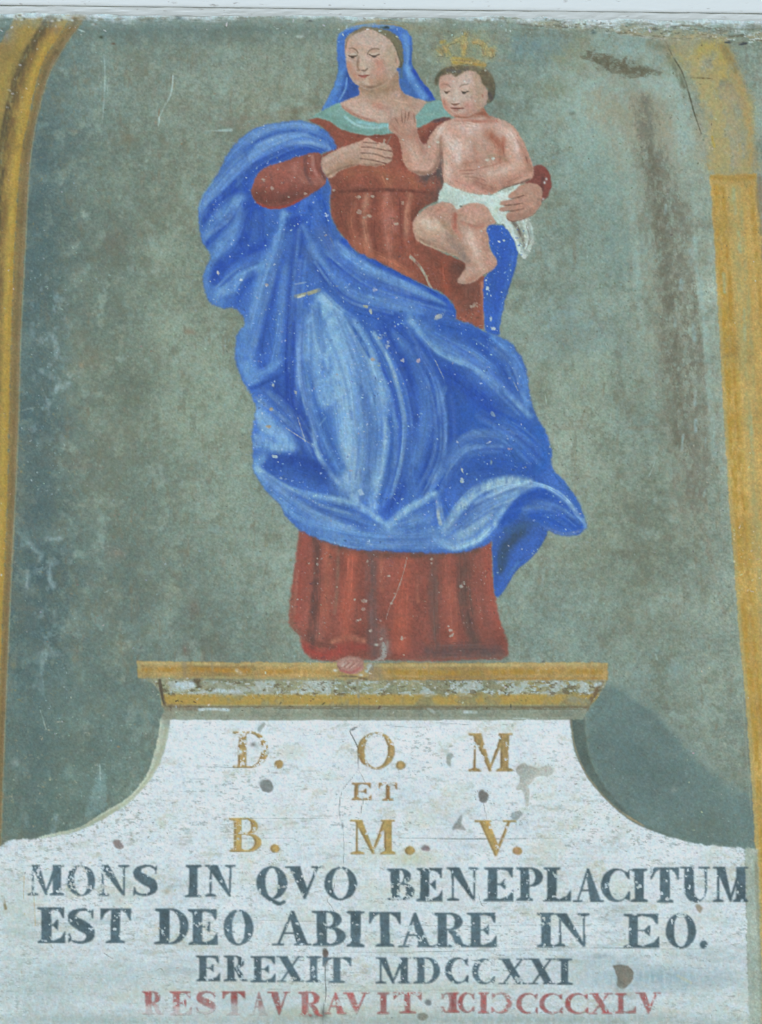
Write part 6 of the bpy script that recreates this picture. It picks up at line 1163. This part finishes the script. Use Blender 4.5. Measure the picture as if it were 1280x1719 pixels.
# ------------------------------------------------------------------ white moulding above the painting
def cornice_material(name, base, dirt, scale):
    m = bpy.data.materials.new(name); m.use_nodes = True
    t = m.node_tree; p = t.nodes['Principled BSDF']; g = t.nodes.new('ShaderNodeNewGeometry')
    mp = t.nodes.new('ShaderNodeMapping'); mp.inputs['Scale'].default_value = (1, 1, 3.2); t.links.new(g.outputs['Position'], mp.inputs['Vector'])
    n = t.nodes.new('ShaderNodeTexNoise'); n.inputs['Scale'].default_value = scale; n.inputs['Detail'].default_value = 7; t.links.new(mp.outputs[0], n.inputs['Vector'])
    r = t.nodes.new('ShaderNodeValToRGB'); r.color_ramp.elements[0].position = .24; r.color_ramp.elements[0].color = (*dirt, 1); r.color_ramp.elements[1].position = .36; r.color_ramp.elements[1].color = (*base, 1)
    t.links.new(n.outputs['Fac'], r.inputs['Fac']); t.links.new(r.outputs['Color'], p.inputs['Base Color'])
    b_ = t.nodes.new('ShaderNodeBump'); b_.inputs['Strength'].default_value = .3; b_.inputs['Distance'].default_value = .001; t.links.new(n.outputs['Fac'], b_.inputs['Height']); t.links.new(b_.outputs[0], p.inputs['Normal'])
    p.inputs['Roughness'].default_value = .85; p.inputs['Specular IOR Level'].default_value = .2
    return m
MAT['board'] = cornice_material('white_oil_paint', (.80, .88, .90), (.36, .36, .35), 40)
MAT['fillet'] = cornice_material('limewashed_plaster', (.72, .79, .80), (.26, .25, .22), 34)
def sweep(name, prof, mat, parent, org, wob=.0006, seed=1, nx=420):
    """a moulding: the profile (v, y) drawn along the wall, slightly uneven; v slopes a little to the right"""
    xs = np.linspace(-1.5, 1.5, nx); r = np.random.default_rng(seed)
    us = 640 + xs / (3.66 / FPX * 1.03)
    m = len(prof); v = np.zeros((nx, m, 3), np.float32)
    ns = [np.convolve(r.normal(0, 1, nx), np.ones(5) / 5, 'same') for _ in range(m)]
    for j, (pv, py) in enumerate(prof):
        pvx = pv + np.clip(us, -300, 1600) * .0105 - 1.0
        dy = -(pvx - 859.5) / FPX
        z = CAM_Z + (CAM_D + py) / (math.cos(PITCH) - dy * math.sin(PITCH)) * (math.sin(PITCH) + dy * math.cos(PITCH))
        v[:, j] = np.stack([xs, py + ns[j] * wob * .6, z + ns[(j + 1) % m] * wob], 1)
    idx = np.arange(nx * m).reshape(nx, m); f = []
    q = np.stack([idx[:-1, :-1], idx[:-1, 1:], idx[1:, 1:], idx[1:, :-1]], -1).reshape(-1, 4)
    cap = [tuple(idx[0, ::-1]), tuple(idx[-1, :])]
    me = bpy.data.meshes.new(name); me.from_pydata((v.reshape(-1, 3) - np.array(org)).tolist(), [], [tuple(int(a) for a in p_) for p_ in q] + [tuple(int(a) for a in c_) for c_ in cap])
    me.materials.append(MAT[mat]); me.update()
    o = bpy.data.objects.new(name, me); link(o, parent)
    return o
cor, cor_org = thing('cornice', 640, 20, 'white painted moulding running along the top of the wall', 'moulding')
sweep('board', [(11, .004), (10.4, -.0031), (9.2, -.0042), (7, -.0048), (4, -.005), (-55, -.0052), (-62, -.004), (-64, .006)], 'board', cor, cor_org, .0003, 3)
sweep('plaster_fillet', [(27, .0018), (25, .0003), (22.5, -.0008), (19, -.0016), (15, -.0022), (10, -.0027), (5, -.003), (4, .004)], 'fillet', cor, cor_org, .0011, 5)
print('objects', len(bpy.data.objects), 'tris', sum(len(o.data.polygons) * 2 for o in bpy.data.objects if o.type == 'MESH'))
